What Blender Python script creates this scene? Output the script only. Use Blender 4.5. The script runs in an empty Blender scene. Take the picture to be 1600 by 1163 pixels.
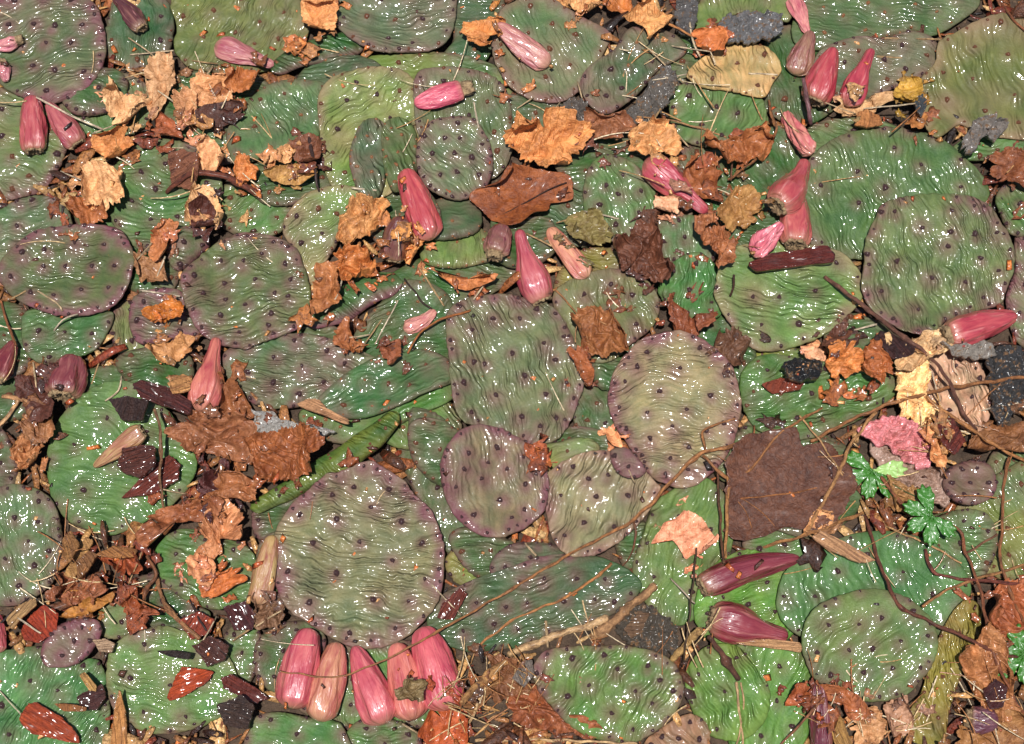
import bpy, math, random
import numpy as np
from mathutils import Vector, Matrix

random.seed(7)
scene = bpy.context.scene
# ------------------------------------------------------------------ camera, sky, sun, exposure
PITCH = math.radians(73.0)          # looking down
HFOV = math.radians(34.0)
DIST = 0.95                         # metres from lens to the middle of the patch
cam_d = bpy.data.cameras.new('camera')
cam = bpy.data.objects.new('camera', cam_d)
scene.collection.objects.link(cam)
cam.location = (0, -DIST * math.cos(PITCH), DIST * math.sin(PITCH))
cam.rotation_euler = (math.pi / 2 - PITCH, 0, 0)
cam_d.sensor_fit = 'HORIZONTAL'
cam_d.angle = HFOV
cam_d.clip_start = 0.01
cam_d.clip_end = 100
scene.camera = cam

SUN_EL, SUN_AZ = math.radians(81.5), math.radians(-110.0)    # behind and a little above-left of the lens
sd = Vector((math.cos(SUN_EL) * math.cos(SUN_AZ), math.cos(SUN_EL) * math.sin(SUN_AZ), math.sin(SUN_EL)))
sun_d = bpy.data.lights.new('sun', 'SUN')
sun_d.energy = 5.0
sun_d.angle = math.radians(0.5)
sun_d.color = (1.0, 0.975, 0.95)
sun = bpy.data.objects.new('sun', sun_d)
scene.collection.objects.link(sun)
sun.rotation_euler = sd.to_track_quat('Z', 'Y').to_euler()
sun.location = sd * 5

world = bpy.data.worlds.new('World')
scene.world = world
world.use_nodes = True
wn = world.node_tree
sky = wn.nodes.new('ShaderNodeTexSky')
sky.sky_type = 'NISHITA'
sky.sun_disc = False
sky.sun_elevation = SUN_EL
sky.sun_rotation = math.pi / 2 - SUN_AZ
wn.links.new(sky.outputs[0], wn.nodes['Background'].inputs[0])
wn.nodes['Background'].inputs[1].default_value = 0.06
scene.view_settings.view_transform = 'Standard'
scene.view_settings.look = 'None'
scene.view_settings.exposure = 0.15
scene.view_settings.gamma = 1.0
scene.view_settings.use_curve_mapping = False
scene.cycles.use_denoising = True
scene.cycles.max_bounces = 6

# ------------------------------------------------------------------ photo pixel -> place
W, HPX = 1600.0, 1163.0
FPX = (W / 2) / math.tan(HFOV / 2)
CAM = np.array(cam.location)
FW = np.array([0, math.cos(PITCH), -math.sin(PITCH)])
UP = np.array([0, math.sin(PITCH), math.cos(PITCH)])

def rays(px, py):
    px = np.asarray(px, float); py = np.asarray(py, float)
    d = FW[None] * FPX + np.stack([px - W / 2, 0 * px, 0 * px], -1) - (py - HPX / 2)[:, None] * UP[None]
    return d

def unproj(px, py, zf, n=4):
    """points where the pixels' rays meet the surface z = zf(x, y)"""
    d = rays(px, py)
    z = np.full(len(d), 0.01)
    for _ in range(n):
        s = (z - CAM[2]) / d[:, 2]
        x = CAM[0] + s * d[:, 0]; y = CAM[1] + s * d[:, 1]
        z = 0.35 * z + 0.65 * zf(x, y) if _ else zf(x, y)
    s = (z - CAM[2]) / d[:, 2]
    return np.stack([CAM[0] + s * d[:, 0], CAM[1] + s * d[:, 1], z], -1)

def mpp(x, y, z):
    """metres covered by one photo pixel at a point"""
    v = np.stack([x - CAM[0], y - CAM[1], z - CAM[2]], -1)
    return (v @ FW) / FPX

# ------------------------------------------------------------------ noise
_rng = np.random.default_rng(3)
_perm = np.concatenate([_rng.permutation(256)] * 3)
_ga = _rng.random(256) * 2 * math.pi
_gx, _gy = np.cos(_ga), np.sin(_ga)
def pn(x, y, seed=0):
    x = np.asarray(x, float) + seed * 17.31; y = np.asarray(y, float) - seed * 9.77
    xi = np.floor(x).astype(int); yi = np.floor(y).astype(int)
    xf = x - xi; yf = y - yi
    u = xf * xf * xf * (xf * (xf * 6 - 15) + 10); v = yf * yf * yf * (yf * (yf * 6 - 15) + 10)
    def g(ix, iy, fx, fy):
        h = _perm[_perm[ix & 255] + (iy & 255)]
        return _gx[h] * fx + _gy[h] * fy
    a = g(xi, yi, xf, yf); b = g(xi + 1, yi, xf - 1, yf)
    c = g(xi, yi + 1, xf, yf - 1); d = g(xi + 1, yi + 1, xf - 1, yf - 1)
    return ((a + u * (b - a)) * (1 - v) + (c + u * (d - c)) * v) * 1.5

# ------------------------------------------------------------------ the pile's height as it grows
CELL = 0.0016
GX0, GY0, GN, GM = -0.62, -0.55, 776, 776
Hm = np.zeros((GM, GN))
_yy, _xx = np.mgrid[0:GM, 0:GN]
Hm += 0.002 + 0.002 * pn(_xx * CELL / 0.05, _yy * CELL / 0.05, 5)

def bil(A, x, y):
    fx = np.clip((np.asarray(x) - GX0) / CELL, 0, GN - 1.001); fy = np.clip((np.asarray(y) - GY0) / CELL, 0, GM - 1.001)
    ix = fx.astype(int); iy = fy.astype(int); u = fx - ix; v = fy - iy
    return (A[iy, ix] * (1 - u) + A[iy, ix + 1] * u) * (1 - v) + (A[iy + 1, ix] * (1 - u) + A[iy + 1, ix + 1] * u) * v

def dil(A, k):
    B = A.copy()
    for s in range(1, k + 1):
        B[:, s:] = np.maximum(B[:, s:], A[:, :-s]); B[:, :-s] = np.maximum(B[:, :-s], A[:, s:])
    C = B.copy()
    for s in range(1, k + 1):
        C[s:] = np.maximum(C[s:], B[:-s]); C[:-s] = np.maximum(C[:-s], B[s:])
    return C

def blur(A, k, n=3):
    for _ in range(n):
        for ax in (0, 1):
            P = np.pad(A, [(k + 1, k) if a == ax else (0, 0) for a in (0, 1)], mode='edge')
            c = np.cumsum(P, ax)
            A = (np.take(c, range(2 * k + 1, c.shape[ax]), ax) - np.take(c, range(0, c.shape[ax] - 2 * k - 1), ax)) / (2 * k + 1)
    return A

def pip(poly, x, y):
    ins = np.zeros(x.shape, bool)
    n = len(poly)
    for i in range(n):
        x1, y1 = poly[i]; x2, y2 = poly[(i + 1) % n]
        if y1 == y2: continue
        c = ((y1 > y) != (y2 > y)) & (x < (x2 - x1) * (y - y1) / (y2 - y1) + x1)
        ins ^= c
    return ins

def smooth_poly(pts, k=6):
    p = np.array(pts, float); n = len(p); out = []
    for i in range(n):
        p0, p1, p2, p3 = p[i - 1], p[i], p[(i + 1) % n], p[(i + 2) % n]
        for j in range(k):
            t = j / k
            out.append(0.5 * (2 * p1 + (p2 - p0) * t + (2 * p0 - 5 * p1 + 4 * p2 - p3) * t * t + (3 * p1 - p0 - 3 * p2 + p3) * t ** 3))
    return np.array(out)

def window(poly_xy, m=0.015):
    x0, y0 = poly_xy.min(0) - m; x1, y1 = poly_xy.max(0) + m
    i0 = int(np.clip((x0 - GX0) / CELL, 0, GN - 4)); i1 = int(np.clip((x1 - GX0) / CELL, i0 + 3, GN - 1))
    j0 = int(np.clip((y0 - GY0) / CELL, 0, GM - 4)); j1 = int(np.clip((y1 - GY0) / CELL, j0 + 3, GM - 1))
    xs = GX0 + np.arange(i0, i1) * CELL; ys = GY0 + np.arange(j0, j1) * CELL
    X, Y = np.meshgrid(xs, ys)
    return i0, i1, j0, j1, X, Y

class Rest:
    """the surface something laid over the pile comes to rest on"""
    def __init__(self, outline_px, follow=0.55, dk=3, bk=4, sink=97, tilt=(0, 0)):
        z0 = 0.01
        for _ in range(3):
            P = unproj(outline_px[:, 0], outline_px[:, 1], lambda x, y: np.full(x.shape, z0))
            i0, i1, j0, j1, X, Y = window(P[:, :2])
            M = pip(P[:, :2], X, Y)
            if M.sum() < 6: M[:] = True
            Hw = Hm[j0:j1, i0:i1]
            z0 = Hw[M].mean()
        D = blur(dil(Hw, dk), bk)
        A = np.stack([X[M], Y[M], np.ones(M.sum())], -1)
        co = np.linalg.lstsq(A, D[M], rcond=None)[0]
        for q in (0, 1): co[q] = np.clip(co[q], -0.3, 0.3)
        xm, ym = X[M].mean(), Y[M].mean()
        base = D[M].mean()
        plane = base + (co[0] + tilt[0]) * (X - xm) + (co[1] + tilt[1]) * (Y - ym)
        S = plane + follow * (D - plane)
        S = S + max(0, np.percentile((Hw - S)[M], sink))
        self.S, self.i0, self.j0, self.i1, self.j1, self.M = S, i0, j0, i1, j1, M
        self.X, self.Y = X, Y
    def __call__(self, x, y):
        S = self.S
        fx = np.clip((x - GX0) / CELL - self.i0, 0, S.shape[1] - 1.001); fy = np.clip((y - GY0) / CELL - self.j0, 0, S.shape[0] - 1.001)
        ix = fx.astype(int); iy = fy.astype(int); u = fx - ix; v = fy - iy
        return (S[iy, ix] * (1 - u) + S[iy, ix + 1] * u) * (1 - v) + (S[iy + 1, ix] * (1 - u) + S[iy + 1, ix + 1] * u) * v
    def raise_to(self, poly_xy, add):
        M = pip(poly_xy, self.X, self.Y)
        sl = Hm[self.j0:self.j1, self.i0:self.i1]
        sl[M] = np.maximum(sl[M], self.S[M] + add)

def splat(xyz, rad):
    """raise the pile along a row of points"""
    for (x, y, z), r in zip(xyz, rad):
        k = max(0, int(r / CELL))
        ix = int((x - GX0) / CELL); iy = int((y - GY0) / CELL)
        if k < ix < GN - k - 1 and k < iy < GM - k - 1:
            s = Hm[iy - k:iy + k + 1, ix - k:ix + k + 1]
            np.maximum(s, z, out=s)

# ------------------------------------------------------------------ objects
COL = scene.collection
def mesh_of(name, V, faces, smooth=True):
    me = bpy.data.meshes.new(name)
    V = np.asarray(V, np.float32)
    faces = [np.asarray(f, np.int32) for f in faces if len(f)]
    me.vertices.add(len(V)); me.vertices.foreach_set('co', V.ravel())
    nl = sum(f.size for f in faces); nf = sum(len(f) for f in faces)
    me.loops.add(nl); me.polygons.add(nf)
    me.loops.foreach_set('vertex_index', np.concatenate([f.ravel() for f in faces]))
    st = []; o = 0
    for f in faces:
        st.append(o + np.arange(len(f)) * f.shape[1]); o += f.size
    me.polygons.foreach_set('loop_start', np.concatenate(st).astype(np.int32))
    me.update(calc_edges=True)
    if smooth: me.polygons.foreach_set('use_smooth', np.ones(nf, bool))
    me.validate()
    return me

def vattr(me, name, arr, kind):
    a = me.attributes.new(name, kind, 'POINT')
    a.data.foreach_set('color' if 'COLOR' in kind else 'vector' if 'VECTOR' in kind else 'value', np.asarray(arr, np.float32).ravel())

def obj(name, me, mat, parent=None, loc=(0, 0, 0), color=None):
    o = bpy.data.objects.new(name, me); COL.objects.link(o)
    if me is not None and mat is not None:
        if not me.materials: me.materials.append(mat)
    o.location = loc
    if parent is not None: o.parent = parent
    if color is not None: o.color = (*color, 1.0)
    return o

def tag(o, label, cat, group=None, kind=None):
    if label: o['label'] = label
    if cat: o['category'] = cat
    if group: o['group'] = group
    if kind: o['kind'] = kind
    return o

def lin(c, k=1.0):
    return tuple(k * ((v / 255 / 12.92) if v <= 10 else ((v / 255 + 0.055) / 1.055) ** 2.4) for v in c)

# ------------------------------------------------------------------ materials
class NT:
    def __init__(self, name):
        self.m = bpy.data.materials.new(name); self.m.use_nodes = True
        self.t = self.m.node_tree; self.b = self.t.nodes['Principled BSDF']
    def n(self, typ, **k):
        x = self.t.nodes.new(typ)
        for a, v in k.items(): setattr(x, a, v)
        return x
    def l(self, a, b): self.t.links.new(a, b)
    def attr(self, name, typ='GEOMETRY'): return self.n('ShaderNodeAttribute', attribute_name=name, attribute_type=typ)
    def noise(self, vec, scale, detail=3, rough=0.55, dist=0.0):
        x = self.n('ShaderNodeTexNoise'); x.inputs['Scale'].default_value = scale; x.inputs['Detail'].default_value = detail
        x.inputs['Roughness'].default_value = rough; x.inputs['Distortion'].default_value = dist
        if vec is not None: self.l(vec, x.inputs['Vector'])
        return x.outputs['Fac']
    def ramp(self, fac, a, b, ca=(0, 0, 0, 1), cb=(1, 1, 1, 1)):
        x = self.n('ShaderNodeValToRGB'); e = x.color_ramp.elements
        e[0].position = a; e[1].position = b; e[0].color = ca; e[1].color = cb
        self.l(fac, x.inputs[0]); return x.outputs[0]
    def mix(self, fac, a, b, mode='MIX'):
        x = self.n('ShaderNodeMix', data_type='RGBA', blend_type=mode)
        for s, v in ((x.inputs[0], fac), (x.inputs[6], a), (x.inputs[7], b)):
            if isinstance(v, (int, float)): s.default_value = v
            elif isinstance(v, tuple): s.default_value = (*v[:3], 1)
            else: self.l(v, s)
        return x.outputs[2]
    def math(self, op, a, b=0.0, clamp=False):
        x = self.n('ShaderNodeMath', operation=op, use_clamp=clamp)
        for s, v in ((x.inputs[0], a), (x.inputs[1], b)):
            if isinstance(v, (int, float)): s.default_value = v
            else: self.l(v, s)
        return x.outputs[0]
    def mapv(self, vec, scale):
        x = self.n('ShaderNodeMapping'); x.inputs['Scale'].default_value = scale; self.l(vec, x.inputs[0]); return x.outputs[0]
    def bump(self, h, dist, strength=1.0, norm=None):
        x = self.n('ShaderNodeBump'); x.inputs['Distance'].default_value = dist; x.inputs['Strength'].default_value = strength
        self.l(h, x.inputs['Height'])
        if norm is not None: self.l(norm, x.inputs['Normal'])
        return x.outputs[0]
    def objcol(self):
        x = self.n('ShaderNodeObjectInfo'); return x.outputs['Color'], x.outputs['Random']
    def coords(self): return self.n('ShaderNodeTexCoord').outputs['Object']
    def set(self, **k):
        for a, v in k.items():
            s = self.b.inputs[a.replace('_', ' ')]
            if isinstance(v, (int, float)): s.default_value = v
            else: self.l(v, s)
        return self.m

def mat_pad():
    t = NT('cactus_skin')
    oc, rnd = t.objcol(); co = t.coords()
    pig = t.n('ShaderNodeSeparateColor'); t.l(t.attr('pigment').outputs['Color'], pig.inputs[0])
    wr = t.attr('wrinkle').outputs['Vector']
    big = t.noise(co, 45, 4, 0.6, 0.6)
    c = t.mix(t.ramp(big, 0.3, 0.72), t.mix(1.0, oc, (0.60, 0.74, 0.70), 'MULTIPLY'), t.mix(1.0, oc, (1.28, 1.16, 1.0), 'MULTIPLY'))
    sk = t.noise(t.mapv(wr, (210, 75, 1)), 1.0, 3, 0.6, 0.8)                 # paler and darker streaks along the folds
    c = t.mix(t.ramp(sk, 0.36, 0.64), t.mix(1.0, c, (0.78, 0.84, 0.80), 'MULTIPLY'), t.mix(1.0, c, (1.18, 1.12, 1.15), 'MULTIPLY'))
    st = t.noise(t.mapv(wr, (170, 60, 1)), 1.0, 3, 0.6, 0.8)                 # faint streaks along the folds
    mv = t.math('MULTIPLY', t.attr('mauve').outputs['Fac'], t.math('ADD', 0.35, t.math('MULTIPLY', t.ramp(st, 0.3, 0.7), 1.0)), True)
    c = t.mix(mv, c, (0.235, 0.195, 0.115))
    fine = t.noise(co, 900, 2, 0.6)
    c = t.mix(t.math('MULTIPLY', t.ramp(fine, 0.35, 0.7), 0.35), c, t.mix(1.0, c, (0.70, 0.74, 0.70), 'MULTIPLY'))
    c = t.mix(pig.outputs[1], c, (0.30, 0.27, 0.035))
    c = t.mix(pig.outputs[2], c, (0.52, 0.27, 0.19))
    pm = t.math('MULTIPLY', pig.outputs[0], t.math('ADD', 0.55, t.math('MULTIPLY', t.noise(co, 160, 3, 0.65), 0.9)), True)
    c = t.mix(pm, c, (0.155, 0.055, 0.066))
    rust = t.ramp(t.noise(co, 70, 5, 0.75, 1.2), 0.68, 0.74)
    c = t.mix(t.math('MULTIPLY', rust, 0.55), c, (0.22, 0.11, 0.035))
    sc = t.attr('strength').outputs['Fac']
    # rounded ridges side by side, bending, forking and dying out
    ux = t.n('ShaderNodeSeparateXYZ'); t.l(wr, ux.inputs[0])
    warp = t.math('ADD', t.math('MULTIPLY', t.noise(t.mapv(wr, (125, 88, 1)), 1.0, 1, 0.5), 11.5), t.math('MULTIPLY', t.noise(t.mapv(wr, (30, 22, 1)), 1.0, 0, 0.5), 9.0))
    ridge = t.math('SINE', t.math('ADD', t.math('MULTIPLY', ux.outputs[0], 6.2832 / 0.0041), warp))
    fade = t.ramp(t.noise(t.mapv(wr, (60, 42, 1)), 1.0, 1, 0.5), 0.38, 0.62, (0.05, 0.05, 0.05, 1), (1, 1, 1, 1))
    soft = t.noise(t.mapv(wr, (200, 90, 1)), 1.0, 0, 0.4, 0.4)
    h = t.math('ADD', t.math('MULTIPLY', t.math('MULTIPLY', ridge, fade), 0.42), t.math('MULTIPLY', soft, 0.75))
    h = t.math('MULTIPLY', h, sc)
    n1 = t.bump(h, 0.00105, 1.0)
    n2 = t.bump(t.noise(co, 800, 3, 0.65), 0.0007, 0.7, n1)
    drops = t.n('ShaderNodeTexVoronoi'); drops.inputs['Scale'].default_value = 230; t.l(co, drops.inputs['Vector'])
    dr = t.ramp(drops.outputs['Distance'], 0.05, 0.32, (1, 1, 1, 1), (0, 0, 0, 1))
    n3 = t.bump(t.math('ADD', t.math('MULTIPLY', dr, t.ramp(t.noise(co, 60, 2), 0.42, 0.6)), t.math('MULTIPLY', t.noise(co, 430, 0, 0.5), 1.0)), 0.0006, 0.7, n1)
    t.l(n3, t.b.inputs['Coat Normal'])
    dry = t.attr('dryness', 'OBJECT').outputs['Fac']
    return t.set(Base_Color=c, Normal=n2, Roughness=0.45, Coat_Weight=t.math('MULTIPLY', t.math('SUBTRACT', 1.0, dry), t.ramp(t.noise(co, 38, 3, 0.6), 0.38, 0.62, (0.22, 0.22, 0.22, 1), (0.85, 0.85, 0.85, 1))), Coat_Roughness=0.085, Coat_IOR=1.47, Specular_IOR_Level=0.2)

def mat_areole(name, ca, cb):
    t = NT(name); co = t.coords()
    return t.set(Base_Color=t.mix(t.noise(co, 900, 3), ca, cb), Roughness=0.6, Coat_Weight=0.4, Coat_Roughness=0.15,
                 Normal=t.bump(t.noise(co, 2200, 2), 0.0006))

def mat_fruit():
    t = NT('fruit_skin'); oc, rnd = t.objcol(); u = t.attr('wrinkle').outputs['Vector']
    big = t.noise(t.mapv(u, (3, 2.2, 1)), 1.0, 4, 0.6, 0.8)
    c = t.mix(t.ramp(big, 0.32, 0.7), t.mix(1.0, oc, (0.66, 0.36, 0.50), 'MULTIPLY'), t.mix(1.0, oc, (1.10, 1.45, 1.10), 'MULTIPLY'))
    ve = t.noise(t.mapv(u, (7, 0.8, 1)), 1.0, 3, 0.6, 0.5)
    c = t.mix(t.math('MULTIPLY', t.ramp(ve, 0.55, 0.68), 0.22), c, (0.62, 0.30, 0.22))
    cr = t.n('ShaderNodeSeparateXYZ'); t.l(u, cr.inputs[0])
    c = t.mix(t.math('MULTIPLY', t.ramp(cr.outputs[2], 0.72, 0.98), 0.5), c, (0.62, 0.27, 0.24))
    sp = t.noise(t.mapv(u, (26, 26, 1)), 1.0, 3, 0.7)
    c = t.mix(t.math('MULTIPLY', t.ramp(sp, 0.62, 0.75), 0.45), c, (0.16, 0.03, 0.05))
    end = t.n('ShaderNodeSeparateXYZ'); t.l(u, end.inputs[0])
    c = t.mix(t.ramp(end.outputs[1], 0.86, 1.0), c, t.mix(0.5, c, (0.36, 0.22, 0.12)))
    h = t.math('ADD', ve, t.math('MULTIPLY', t.noise(t.mapv(u, (14, 5, 1)), 1.0, 3), 0.5))
    return t.set(Base_Color=c, Normal=t.bump(h, 0.0016, 0.8), Roughness=0.38, Coat_Weight=t.math('SUBTRACT', 1.0, t.attr('dryness', 'OBJECT').outputs['Fac']), Coat_Roughness=0.05, Coat_IOR=1.55)

def mat_scar():
    t = NT('fruit_scar'); co = t.coords()
    c = t.mix(t.ramp(t.noise(co, 320, 4, 0.7), 0.35, 0.65), (0.13, 0.075, 0.035), (0.48, 0.33, 0.17))
    return t.set(Base_Color=c, Roughness=0.75, Normal=t.bump(t.noise(co, 700, 4, 0.7), 0.002))

def mat_leaf():
    t = NT('dead_leaf'); oc, rnd = t.objcol(); co = t.coords()
    u = t.attr('wrinkle').outputs['Vector']
    big = t.noise(co, 70, 5, 0.65, 1.0)
    c = t.mix(t.ramp(big, 0.3, 0.7), t.mix(1.0, oc, (0.55, 0.43, 0.34), 'MULTIPLY'), t.mix(1.0, oc, (1.35, 1.52, 1.7), 'MULTIPLY'))
    fin = t.noise(co, 330, 4, 0.7, 1.2)
    c = t.mix(t.ramp(fin, 0.36, 0.62), t.mix(1.0, c, (0.66, 0.60, 0.54), 'MULTIPLY'), t.mix(1.0, c, (1.2, 1.22, 1.25), 'MULTIPLY'))
    # midrib with side veins running off it
    q = t.n('ShaderNodeSeparateXYZ'); t.l(t.attr('blade').outputs['Vector'], q.inputs[0])
    wob = t.math('MULTIPLY', t.noise(co, 120, 2), 0.004)
    au = t.math('ABSOLUTE', t.math('ADD', q.outputs[0], wob))
    ph = t.math('MULTIPLY', t.math('ADD', t.math('ADD', q.outputs[1], wob), t.math('MULTIPLY', au, -0.8)), 190.0)
    side = t.math('ABSOLUTE', t.math('SUBTRACT', t.math('FRACT', ph), 0.5))
    rib = t.math('MULTIPLY', t.attr('ribs', 'OBJECT').outputs['Fac'], 0.4)
    vr = t.math('MAXIMUM', t.ramp(side, 0.0, 0.13, (1, 1, 1, 1), (0, 0, 0, 1)), t.ramp(au, 0.0, 0.0011, (1, 1, 1, 1), (0, 0, 0, 1)))
    ve = t.noise(co, 200, 4, 0.65, 0.8)
    c = t.mix(t.math('MULTIPLY', vr, rib), c, t.mix(1.0, oc, (1.7, 1.7, 1.6), 'MULTIPLY'))
    sp = t.ramp(t.noise(co, 420, 3, 0.7), 0.62, 0.72)
    c = t.mix(t.math('MULTIPLY', sp, 0.7), c, t.mix(1.0, oc, (0.22, 0.16, 0.12), 'MULTIPLY'))
    h = t.math('ADD', t.math('MULTIPLY', vr, rib), t.math('ADD', t.math('MULTIPLY', side, rib), t.math('ADD', t.math('MULTIPLY', ve, 0.9), t.math('MULTIPLY', fin, 0.5))))
    wet = t.attr('wetness', 'OBJECT').outputs['Fac']
    return t.set(Base_Color=c, Normal=t.bump(h, 0.0016, 1.0), Roughness=0.55, Coat_Weight=t.math('MULTIPLY', wet, t.ramp(t.noise(co, 90, 3), 0.4, 0.65)), Coat_Roughness=0.14, Coat_IOR=1.4)

def mat_wood():
    t = NT('wood_chip'); oc, rnd = t.objcol(); u = t.attr('wrinkle').outputs['Vector']; co = t.coords()
    g = t.noise(t.mapv(u, (900, 60, 1)), 1.0, 4, 0.65, 0.4)
    c = t.mix(t.ramp(g, 0.32, 0.68), t.mix(1.0, oc, (0.38, 0.30, 0.27), 'MULTIPLY'), t.mix(1.0, oc, (1.35, 1.3, 1.25), 'MULTIPLY'))
    wet = t.attr('wetness', 'OBJECT').outputs['Fac']
    return t.set(Base_Color=c, Normal=t.bump(t.math('ADD', g, t.math('MULTIPLY', t.noise(co, 500, 3), 0.8)), 0.0028), Roughness=0.6, Coat_Weight=t.math('MULTIPLY', wet, t.ramp(t.noise(co, 160, 3), 0.35, 0.65)), Coat_Roughness=0.12)

def mat_twig():
    t = NT('twig_bark'); oc, rnd = t.objcol(); u = t.attr('wrinkle').outputs['Vector']
    g = t.noise(t.mapv(u, (5, 180, 1)), 1.0, 4, 0.65, 0.5)
    c = t.mix(t.ramp(g, 0.34, 0.66), t.mix(1.0, oc, (0.30, 0.24, 0.20), 'MULTIPLY'), t.mix(1.0, oc, (1.3, 1.3, 1.25), 'MULTIPLY'))
    co = t.coords(); f = t.noise(co, 700, 4, 0.7)
    c = t.mix(t.math('MULTIPLY', t.ramp(f, 0.45, 0.65), 0.5), c, t.mix(1.0, oc, (0.45, 0.42, 0.42), 'MULTIPLY'))
    return t.set(Base_Color=c, Normal=t.bump(t.math('ADD', g, f), 0.0016), Roughness=0.7, Coat_Weight=0.08, Coat_Roughness=0.25)

def mat_rot():
    t = NT('rotted_pulp'); oc, rnd = t.objcol(); co = t.coords()
    c = t.mix(t.ramp(t.noise(co, 190, 5, 0.75, 0.8), 0.28, 0.46), (0.03, 0.027, 0.025), oc)
    c = t.mix(t.ramp(t.noise(co, 260, 4, 0.7), 0.55, 0.62), c, (0.24, 0.13, 0.06))
    return t.set(Base_Color=c, Normal=t.bump(t.noise(co, 330, 5, 0.75), 0.004), Roughness=0.45, Coat_Weight=0.5, Coat_Roughness=0.15)

def mat_green():
    t = NT('seedling_leaf'); oc, rnd = t.objcol(); co = t.coords()
    c = t.mix(t.noise(co, 200, 3), t.mix(1.0, oc, (0.7, 0.75, 0.6), 'MULTIPLY'), t.mix(1.0, oc, (1.3, 1.2, 1.3), 'MULTIPLY'))
    return t.set(Base_Color=c, Roughness=0.4, Coat_Weight=0.4, Coat_Roughness=0.15, Normal=t.bump(t.noise(co, 350, 3), 0.001))

def mat_soil():
    t = NT('soil'); co = t.coords()
    a = t.noise(co, 60, 6, 0.7); b = t.noise(co, 260, 5, 0.75)
    c = t.mix(t.ramp(a, 0.35, 0.65), (0.045, 0.030, 0.020), (0.15, 0.095, 0.06))
    c = t.mix(t.ramp(b, 0.55, 0.7), c, (0.24, 0.15, 0.085))
    return t.set(Base_Color=c, Roughness=0.7, Normal=t.bump(t.math('ADD', a, b), 0.006))

def mat_shred():
    t = NT('mulch_shreds'); co = t.coords()
    c = t.attr('tone').outputs['Color']
    g = t.noise(co, 500, 3, 0.7)
    c = t.mix(t.ramp(g, 0.35, 0.65), t.mix(1.0, c, (0.4, 0.35, 0.3), 'MULTIPLY'), t.mix(1.0, c, (1.3, 1.3, 1.3), 'MULTIPLY'))
    return t.set(Base_Color=c, Roughness=0.5, Coat_Weight=0.4, Coat_Roughness=0.15, Normal=t.bump(g, 0.0015))

M_PAD, M_FRUIT, M_SCAR, M_LEAF, M_WOOD, M_TWIG, M_ROT, M_GREEN, M_SOIL, M_SHRED = (mat_pad(), mat_fruit(), mat_scar(), mat_leaf(),
    mat_wood(), mat_twig(), mat_rot(), mat_green(), mat_soil(), mat_shred())
M_AR_DARK = mat_areole('areole_dark', (0.024, 0.007, 0.010), (0.10, 0.034, 0.032))
M_AR_RUST = mat_areole('areole_rust', (0.05, 0.014, 0.010), (0.30, 0.10, 0.03))
M_AR_TAN = mat_areole('areole_tan', (0.16, 0.05, 0.02), (0.45, 0.19, 0.06))

# ------------------------------------------------------------------ builders
def radial(outline, cx, cy, n=360):
    """distance from the centre to the outline in each direction"""
    th = np.arange(n) * 2 * math.pi / n
    R = np.zeros(n)
    P = outline - [cx, cy]; Q = np.roll(P, -1, 0)
    for i, a in enumerate(th):
        d = np.array([math.cos(a), math.sin(a)])
        e = Q - P
        den = d[0] * e[:, 1] - d[1] * e[:, 0]
        den = np.where(abs(den) < 1e-9, 1e-9, den)
        t = (P[:, 0] * e[:, 1] - P[:, 1] * e[:, 0]) / den
        s = (P[:, 0] * d[1] - P[:, 1] * d[0]) / den
        ok = (t > 0) & (s >= -1e-6) & (s <= 1.000001)
        R[i] = t[ok].max() if ok.any() else 1
    return R

_disc = {}
def disc_grid(N):
    if N in _disc: return _disc[N]
    g = np.linspace(-1, 1, N + 1)
    A, B = np.meshgrid(g, g)
    a, b = A.ravel(), B.ravel()
    r = np.where(abs(a) > abs(b), abs(a), abs(b))
    with np.errstate(divide='ignore', invalid='ignore'):
        th = np.where(abs(a) > abs(b), (math.pi / 4) * b / a, math.pi / 2 - (math.pi / 4) * a / b)
    th = np.where(abs(a) > abs(b), np.where(a < 0, th + math.pi, th), np.where(b < 0, th + math.pi, th))
    th[r < 1e-9] = 0
    I = np.arange((N + 1) ** 2).reshape(N + 1, N + 1)
    F = np.stack([I[:-1, :-1], I[:-1, 1:], I[1:, 1:], I[1:, :-1]], -1).reshape(-1, 4)[:, ::-1]   # photo y runs down
    ring = np.concatenate([I[0, :-1], I[:-1, -1], I[-1, :0:-1], I[:0:-1, 0]])
    _disc[N] = (r, np.nan_to_num(th) % (2 * math.pi), F, ring)
    return _disc[N]

def dome(name, n, mat, seed):
    rg = np.random.default_rng(seed)
    V = []; F4 = []; F3 = []
    for k, (rr, zz) in enumerate(((1.0, -0.35), (0.85, 0.45), (0.42, 0.85))):
        for i in range(n):
            a = 2 * math.pi * (i + 0.4 * k) / n
            j = 1 + 0.22 * rg.standard_normal()
            V.append((rr * j * math.cos(a), rr * j * math.sin(a), zz + 0.15 * rg.standard_normal()))
    V.append((0, 0, 1.0))
    for k in range(2):
        for i in range(n): F4.append((k * n + i, k * n + (i + 1) % n, (k + 1) * n + (i + 1) % n, (k + 1) * n + i))
    for i in range(n): F3.append((2 * n + i, 2 * n + (i + 1) % n, 3 * n))
    me = mesh_of(name, np.array(V), [F4, F3]); me.materials.append(mat); return me
AREOLES = {'d': [dome('areole_dark', 7, M_AR_DARK, s) for s in range(3)],
           'r': [dome('areole_rust', 7, M_AR_RUST, s + 5) for s in range(3)],
           't': [dome('areole_tan', 7, M_AR_TAN, s + 9) for s in range(3)]}

_seed = [100]
def nseed():
    _seed[0] += 1; return _seed[0]

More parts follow.
